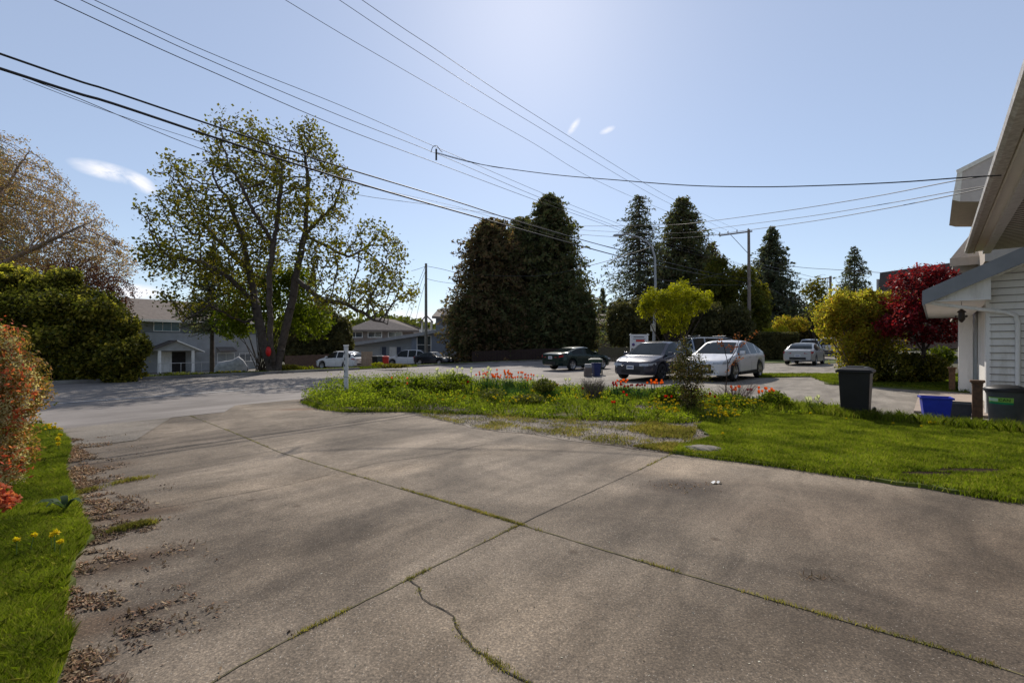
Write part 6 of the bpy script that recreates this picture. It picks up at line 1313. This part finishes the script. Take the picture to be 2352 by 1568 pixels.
plant_tulips('red', cl(1410, 1435, 876, 886, 12.4, 13, 6) + [(1432, 902, 11.4), (1437, 908, 11.3)], 'red tulip below the grey car front wheel', 'red tulips before the grey car')
plant_tulips('orange', cl(1415, 1445, 870, 880, 12.6, 13.1, 9) + cl(1482, 1524, 872, 880, 12.6, 13, 16), 'orange tulip in front of the grey car bumper', 'orange tulips before the grey car')
plant_tulips('red', [(1383 + 25, 925, 10.9), (1411, 922, 10.9), (1533, 911, 11), (1540, 908, 11), (1528, 913, 11)], 'bright red low tulip at the grass in the middle of the bed', 'low bright red tulips')
plant_tulips('orange', cl(1668, 1705, 884, 902, 11.2, 11.6, 9), 'orange tulip among bare twigs right of the thin shrub', 'orange tulips among bare twigs')
plant_tulips('dark red', [(1722, 893, 11.4), (1728, 895, 11.4), (1716, 895, 11.4), (1640, 908, 11), (1635, 905, 11)], 'dark red tulip near the bronze sapling stem', 'dark red tulips near the sapling')
plant_tulips('orange', cl(1742, 1775, 888, 902, 10.9, 11.3, 14), 'orange tulip at the right end of the flower bed', 'orange tulips at the right end')
plant_tulips('white', cl(1853, 1882, 912, 920, 10.2, 10.6, 9), 'white tulip left of the large black bin', 'white tulips left of the black bin')
# tulip leaf clumps
for u, v_, ru, rv, lab, n in ((1165, 888, 48, 14, 'strappy tulip leaf clump under the dense orange tulips', 1500), (1440, 900, 45, 12, 'tulip leaf clump in front of the grey car', 1100), (1262, 888, 22, 12, 'upright leaf clump right of the dense tulips', 500)):
    D = 12.9; P = np.array([tuple(AT(u + rng.normal() * ru * .5, 793, D + rng.normal() * .3)) for _ in range(n)]); P[:, 2] = .05
    B_ = BASE(u, D); t = thing('leaf_clump', lab, 'plant', B_); put([blades(P, rng.uniform(.12, .34, n), .010, .22)], 'leaves', mTL, t, B_)
# ---- dandelions (yellow blooms): separate little plants
mYel = leafmat('dandelion_petals', [(.88, .66, .02), (.8, .56, .015)], .4, .7, 1.1)
def dandelion(h):
    t = thing('dandelion', '', 'flower', (0, 0, 0)); MB().tube([(0, 0, 0), (.004, 0, h)], .0025, 4).build('stem', mStem, t)
    d = rng.normal(size=(26, 3)); d[:, 2] = np.abs(d[:, 2]) * .6; d /= np.linalg.norm(d, axis=1, keepdims=True)
    V, Fs = leaves(np.array([0, 0, h]) + d * .014, .032, .9, .55); link('bloom', arr(V, Fs), mYel, t); return t
dp = [dandelion(h) for h in (.05, .10, .16)]; used = [False] * 3
def dand(spots, label, group, hk):
    for p in spots:
        k = hk if hk < 3 else int(rng.integers(0, 3))
        if used[k]: t = copy_tree(dp[k])
        else: t = dp[k]; used[k] = True
        t.location = p; t.scale = [rng.uniform(.8, 1.3)] * 3; t.rotation_euler = (rng.normal() * .1, rng.normal() * .1, rng.uniform(0, 6)); t['label'] = label; t['group'] = group
def gsp(u0, u1, v0, v1, n, z=.05): return [(*world(rng.uniform(u0, u1), rng.uniform(v0, v1)), z) for _ in range(n)]
dand(gsp(1490, 1560, 932, 966, 60, .12), 'yellow bloom in the left of two yellow clumps by the thin shrub', 'yellow blooms left of the thin shrub', 3)
dand(gsp(1615, 1700, 936, 984, 100, .12), 'yellow bloom in the dense yellow clump right of the thin shrub', 'yellow blooms right of the thin shrub', 3)
dand(gsp(1695, 1755, 940, 960, 26, .10), 'yellow bloom near the right end of the bed', 'yellow blooms at the right end of the bed', 2)
dand(gsp(960, 1400, 898, 948, 170, .16), 'small yellow bloom scattered through the middle of the bed', 'small yellow blooms in the middle of the bed', 1)
dand(gsp(96, 142, 993, 1012, 11, .08) + gsp(116, 140, 1028, 1050, 7, .06), 'yellow dandelion at the far end of the left grass strip', 'dandelions at the far end of the left strip', 1)
dand([(*world(u, v_ + 22), .09) for u, v_ in ((38, 1282), (70, 1272), (118, 1266), (126, 1275), (138, 1284))], 'large yellow dandelion in the near left grass', 'near dandelions in the left grass', 1)
dand([(*world(u, v_), .05) for u, v_ in ((2135, 984), (2150, 983), (2168, 982), (2200, 985), (2210, 984), (2052, 985), (1945, 972), (2115, 990), (1862, 962), (1700, 1000), (1660, 1010))], 'single yellow dandelion in the lawn before the bins', 'dandelions in the right lawn', 0)
# ---- shrubs standing in the bed
def tp2(u, v_, D, d=0): return tuple(AT(u, v_, D + d))
D = 10.7; B0 = Vector(tp2(1590, 947, D)); B0.z = .05
seeds = [[(B0.x, B0.y, .04), tp2(1588, 900, D), tp2(1582, 850, D), tp2(1575, 800, D)], [tp2(1588, 905, D), tp2(1610, 860, D), tp2(1615, 830, D)], [tp2(1588, 900, D), tp2(1562, 860, D), tp2(1560, 830, D)]]
att = lobes([(tp2(1580, 850, D), (.38, .3, .5), 2), (tp2(1570, 800, D), (.13, .14, .22), .6), (tp2(1612, 855, D), (.24, .2, .22), .9), (tp2(1588, 905, D), (.30, .28, .32), 1.2)], 1500)
treething('thin_shrub', 'thin upright dark-leaved shrub between the grey and white cars', tuple(B0), seeds, att, .07, .09, 1.2, .0035, .022, mBarkD, leafmat('holly_like_leaves', [(.08, .085, .03), (.055, .06, .024), (.17, .14, .05), (.13, .075, .035)], .4, .5), 15, .042, .11, .011, iters=70, cat='shrub', branchname='stems', crown='leaves')
blob('low_dark_shrub', 'dark low mound at the foot of the thin upright shrub', 1590, 0, 10.6, [(1588, 938, 0, 32, .22, 22, 1)], 1800, mHedge, .035, .3, stem=False, cat='plant')
D = 11.6; B0 = Vector(tp2(1664, 928, D)); B0.z = .05
seeds = [[(B0.x, B0.y, .04), tp2(1668, 880, D), tp2(1672, 835, D), tp2(1664, 800, D), tp2(1655, 775, D)], [tp2(1672, 835, D), tp2(1692, 800, D), tp2(1700, 770, D)], [tp2(1668, 850, D), tp2(1705, 815, D)], [tp2(1700, 795, D), tp2(1723, 776, D), tp2(1740, 762, D)]]
att = lobes([(tp2(1655, 785, D), (.14, .1, .12), 1), (tp2(1694, 772, D), (.12, .1, .12), 1), (tp2(1683, 800, D), (.2, .12, .08), .6)], 60)
treething('bronze_sapling', 'slender sapling with bronze red leaves in front of the white car', tuple(B0), seeds, att, .05, .07, .6, .003, .014, mBarkD, leafmat('bronze_leaves', [(.28, .075, .03), (.20, .055, .025), (.34, .12, .05)], .45), 4, .05, .07, .0042, iters=30, branchname='branches', crown='leaves')
# bare twiggy plants
def twigs(label, u0, u1, vt, D, n, mat, r=.004):
    B_ = BASE((u0 + u1) / 2, D); A = []; E = []; ra = []
    for k in range(n):
        b0 = np.array(AT(rng.uniform(u0, u1) * .5 + (u0 + u1) * .25, 793, D + rng.normal() * .12)); b0[2] = .04; e = np.array(AT(rng.uniform(u0, u1), rng.uniform(vt, vt + 22), D + rng.normal() * .2)); mid = (b0 + e) / 2 + rng.normal(size=3) * .03
        A += [b0, mid, mid]; E += [mid, e, e + rng.normal(size=3) * .06]; ra += [r, r * .7, r * .5]
    ra = np.array(ra); t = thing('twiggy_plant', label, 'plant', B_); put([frusta(np.array(A), np.array(E), ra, ra * .6, 4)], 'twigs', mat, t, B_); return t
twigs('bare pinkish twigs fanning out right of the thin shrub', 1640, 1745, 876, 11.2, 75, nmat('pinkish_twig', (.20, .13, .115), (.13, .09, .08), 9))
t = twigs('grey-mauve lavender shrub in front of the road', 1332, 1392, 868, 12.6, 170, nmat('lavender_twig', (.16, .12, .11), (.10, .08, .075), 9), .005)
P = np.array([tuple(AT(1362 + rng.normal() * 16, 890 + rng.normal() * 8, 12.6 + rng.normal() * .15)) for _ in range(1300)]); put([leaves(P, .03, .3, .35)], 'foliage', leafmat('lavender_leaves', [(.13, .115, .10), (.09, .08, .07), (.12, .13, .08)], .2), t, t.location)
for u, v_, ru, D, lab, m, n, sz in ((890, 886, 34, 12.7, 'large light green leaves rising in the left half of the bed', mBright, 170, .17), (960, 880, 26, 12.9, 'tall broad green leaves below the light orange blooms', mLeafG, 150, .15), (1045, 872, 40, 13.2, 'tall leafy stems under the white narcissi', mLeafG, 900, .07), (935, 912, 30, 11.9, 'dark green clump low in the left half of the bed', mOlive, 700, .05), (1130, 905, 30, 12., 'dark green clump under the dense tulips', mOlive, 600, .05), (820, 905, 30, 12.6, 'leafy green mound just right of the marker post', mBright, 500, .08)):
    blob('bed_plant', lab, u, 0, D, [(u, v_, 0, ru, .34, 13, 1)], n, m, sz, .3, stem=False, cat='plant', cut=.1, spiky=.35, asp=.7)
for u, v_, ru, rv, D, lab, m, n in ((1545, 905, 45, 20, 11.4, 'round leafy green plant left of the thin shrub', mLeafG, 3000), (1780, 918, 26, 20, 10.9, 'green rose-like plant at the right end of the bed', mLeafG, 1700), (1250, 885, 26, 15, 12.6, 'dark green round plant right of the dense tulips', mOlive, 1500),
        (900, 905, 75, 14, 12.3, 'broad-leaved green plants behind the marker post', mLeafG, 5000), (1005, 886, 60, 14, 12.8, 'broad light green leaves below the white narcissi', mBright, 3600), (1215, 915, 32, 10, 11.6, 'low dark mound in the middle of the bed', mOlive, 1200), (840, 925, 60, 14, 11.7, 'glossy low green mat around the marker post', mLeafG, 5200), (1680, 925, 40, 18, 10.9, 'green weedy plants under the bronze sapling', mLeafG, 2000)):
    blob('bed_plant', lab, u, 0, D, [(u, v_, 0, ru, .42, rv, 1)], n, m, .06, .35, stem=False, cat='plant', cut=.2, spiky=.25)
P = np.array([tuple(AT(rng.uniform(745, 795), rng.uniform(888, 903), 13.6 + rng.normal() * .1)) for _ in range(60)]); 
t = twigs('small purple spikes of grape hyacinth left of the marker post', 742, 800, 886, 13.7, 26, mStem, .003); put([leaves(P, .035, 0, .5)], 'blooms', leafmat('purple_bells', [(.10, .05, .16), (.08, .04, .12)], .2), t, t.location)
# broad-leaved weed in the left grass
B_ = G(150, 1190); V = []; Fs = []; t = thing('broad_leaf_weed', 'broad grey-green leaved weed in the near left grass', 'plant', (B_.x, B_.y, .05))
for k in range(9):
    a = rng.uniform(0, 6.3); L_ = rng.uniform(.12, .24); c, s = math.cos(a), math.sin(a); n = len(V)
    for f in range(5): rr = L_ * f / 4; zz = .03 + .10 * math.sin(f / 4 * 2.4); ww = .026 * math.sin(math.pi * (f + .4) / 4.6); V += [(c * rr - s * ww, s * rr + c * ww, zz), (c * rr + s * ww, s * rr - c * ww, zz)]
    Fs += [(n + 2 * i, n + 2 * i + 1, n + 2 * i + 3, n + 2 * i + 2) for i in range(4)]
link('leaves', arr(V, Fs), leafmat('grey_green_leaf', [(.07, .11, .05), (.05, .085, .04)], .3), t)
AIR = 1.0; DUST = .28; OZONE = 3.0; SKY = .115; SUN = 4.0; EXPO = 0.32; CLOUD = (7.2, 7.2, 7.6); SUNC = (1, .925, .83); HAZE = .46; HAZEC = (3.8, 4.1, 4.85)
# ================================================================ sky, sun, camera
SUN_E = math.radians(38.5); SUN_A = math.radians(2.0)   # azimuth from +Y toward +X
w = bpy.data.worlds.new('World'); bpy.context.scene.world = w; w.use_nodes = True
nt = w.node_tree; nt.nodes.clear(); out = nt.nodes.new('ShaderNodeOutputWorld'); bg = nt.nodes.new('ShaderNodeBackground')
nt.links.new(bg.outputs[0], out.inputs[0]); sky = nt.nodes.new('ShaderNodeTexSky'); sky.sky_type = 'NISHITA'; sky.sun_disc = False
sky.sun_elevation = SUN_E; sky.sun_rotation = SUN_A; sky.air_density = AIR; sky.dust_density = DUST; sky.ozone_density = OZONE; sky.altitude = 0
tc = nt.nodes.new('ShaderNodeTexCoord'); dirv = tc.outputs['Generated']
cl = None
def m2(op, a, b_):
    n = nt.nodes.new('ShaderNodeMath'); n.operation = op
    for s_, q in ((n.inputs[0], a), (n.inputs[1], b_)):
        if isinstance(q, (int, float)): s_.default_value = q
        else: nt.links.new(q, s_)
    return n.outputs[0]
nsz = nz(nt, 15, 7, .6, mapping(nt, dirv, (1, 1, 2.2)), .8)
for (u, v_, ru, rv, k, rot) in [(255, 396, 78, 22, .7, .10), (240, 397, 60, 16, .7, .05), (322, 420, 38, 20, 1., .5), (315, 672, 75, 22, .9, .0), (1318, 291, 24, 9, .45, -.9), (1395, 299, 20, 8, .42, -.3), (955, 728, 70, 18, .8, .1), (880, 735, 90, 16, .6, 0), (700, 745, 150, 14, .5, 0)]:
    d = Vector(((u - CX) / F, 1, (CY - v_) / F)).normalized(); ax = d.cross(Vector((0, 0, 1))).normalized(); up = ax.cross(d)
    ax, up = ax * math.cos(rot) - up * math.sin(rot), up * math.cos(rot) + ax * math.sin(rot)
    sc = d.y / F
    dx = nt.nodes.new('ShaderNodeVectorMath'); dx.operation = 'DOT_PRODUCT'; nt.links.new(dirv, dx.inputs[0]); dx.inputs[1].default_value = ax / (ru * sc)
    dy = nt.nodes.new('ShaderNodeVectorMath'); dy.operation = 'DOT_PRODUCT'; nt.links.new(dirv, dy.inputs[0]); dy.inputs[1].default_value = up / (rv * sc)
    dz = nt.nodes.new('ShaderNodeVectorMath'); dz.operation = 'DOT_PRODUCT'; nt.links.new(dirv, dz.inputs[0]); dz.inputs[1].default_value = d
    q = m2('SUBTRACT', 1, m2('SQRT', m2('ADD', m2('POWER', m2('ABSOLUTE', dx.outputs['Value'], 0), 2), m2('POWER', m2('ABSOLUTE', dy.outputs['Value'], 0), 2)), 0))
    q = m2('MULTIPLY', m2('MAXIMUM', q, 0), m2('GREATER_THAN', dz.outputs['Value'], 0))
    q = m2('MULTIPLY', q, k)
    cl = q if cl is None else m2('MAXIMUM', cl, q)
body = m2('MULTIPLY', cl, m2('MAXIMUM', m2('MULTIPLY', m2('SUBTRACT', nsz, .30), 5.5), 0))
body = m2('MINIMUM', m2('MULTIPLY', body, 1.5), .92)
skc = mixc(nt, HAZE, sky.outputs[0], HAZEC); cc = mixc(nt, body, skc, CLOUD)
nt.links.new(cc, bg.inputs[0]); bg.inputs[1].default_value = SKY
ld = bpy.data.lights.new('sun', 'SUN'); ld.energy = SUN; ld.angle = math.radians(.5); ld.color = SUNC
lo = bpy.data.objects.new('sun', ld); C.objects.link(lo)
dvec = Vector((math.cos(SUN_E) * math.sin(SUN_A), math.cos(SUN_E) * math.cos(SUN_A), math.sin(SUN_E)))
lo.rotation_euler = dvec.to_track_quat('Z', 'Y').to_euler(); lo.location = (0, 0, 40)
cd = bpy.data.cameras.new('camera'); cam = bpy.data.objects.new('camera', cd); C.objects.link(cam)
cam.location = (0, 0, CAMH); cam.rotation_euler = (math.radians(90), 0, 0)
cd.sensor_width = 36; cd.lens = 36 * F / 2352; cd.shift_y = (CY - 784) / 2352; cd.clip_start = .05; cd.clip_end = 2000
sc_ = bpy.context.scene; sc_.camera = cam
sc_.view_settings.view_transform = 'Standard'; sc_.view_settings.look = 'None'; sc_.view_settings.exposure = EXPO; sc_.view_settings.gamma = 1
sc_.cycles.max_bounces = 6; sc_.cycles.transparent_max_bounces = 8; sc_.cycles.use_adaptive_sampling = True
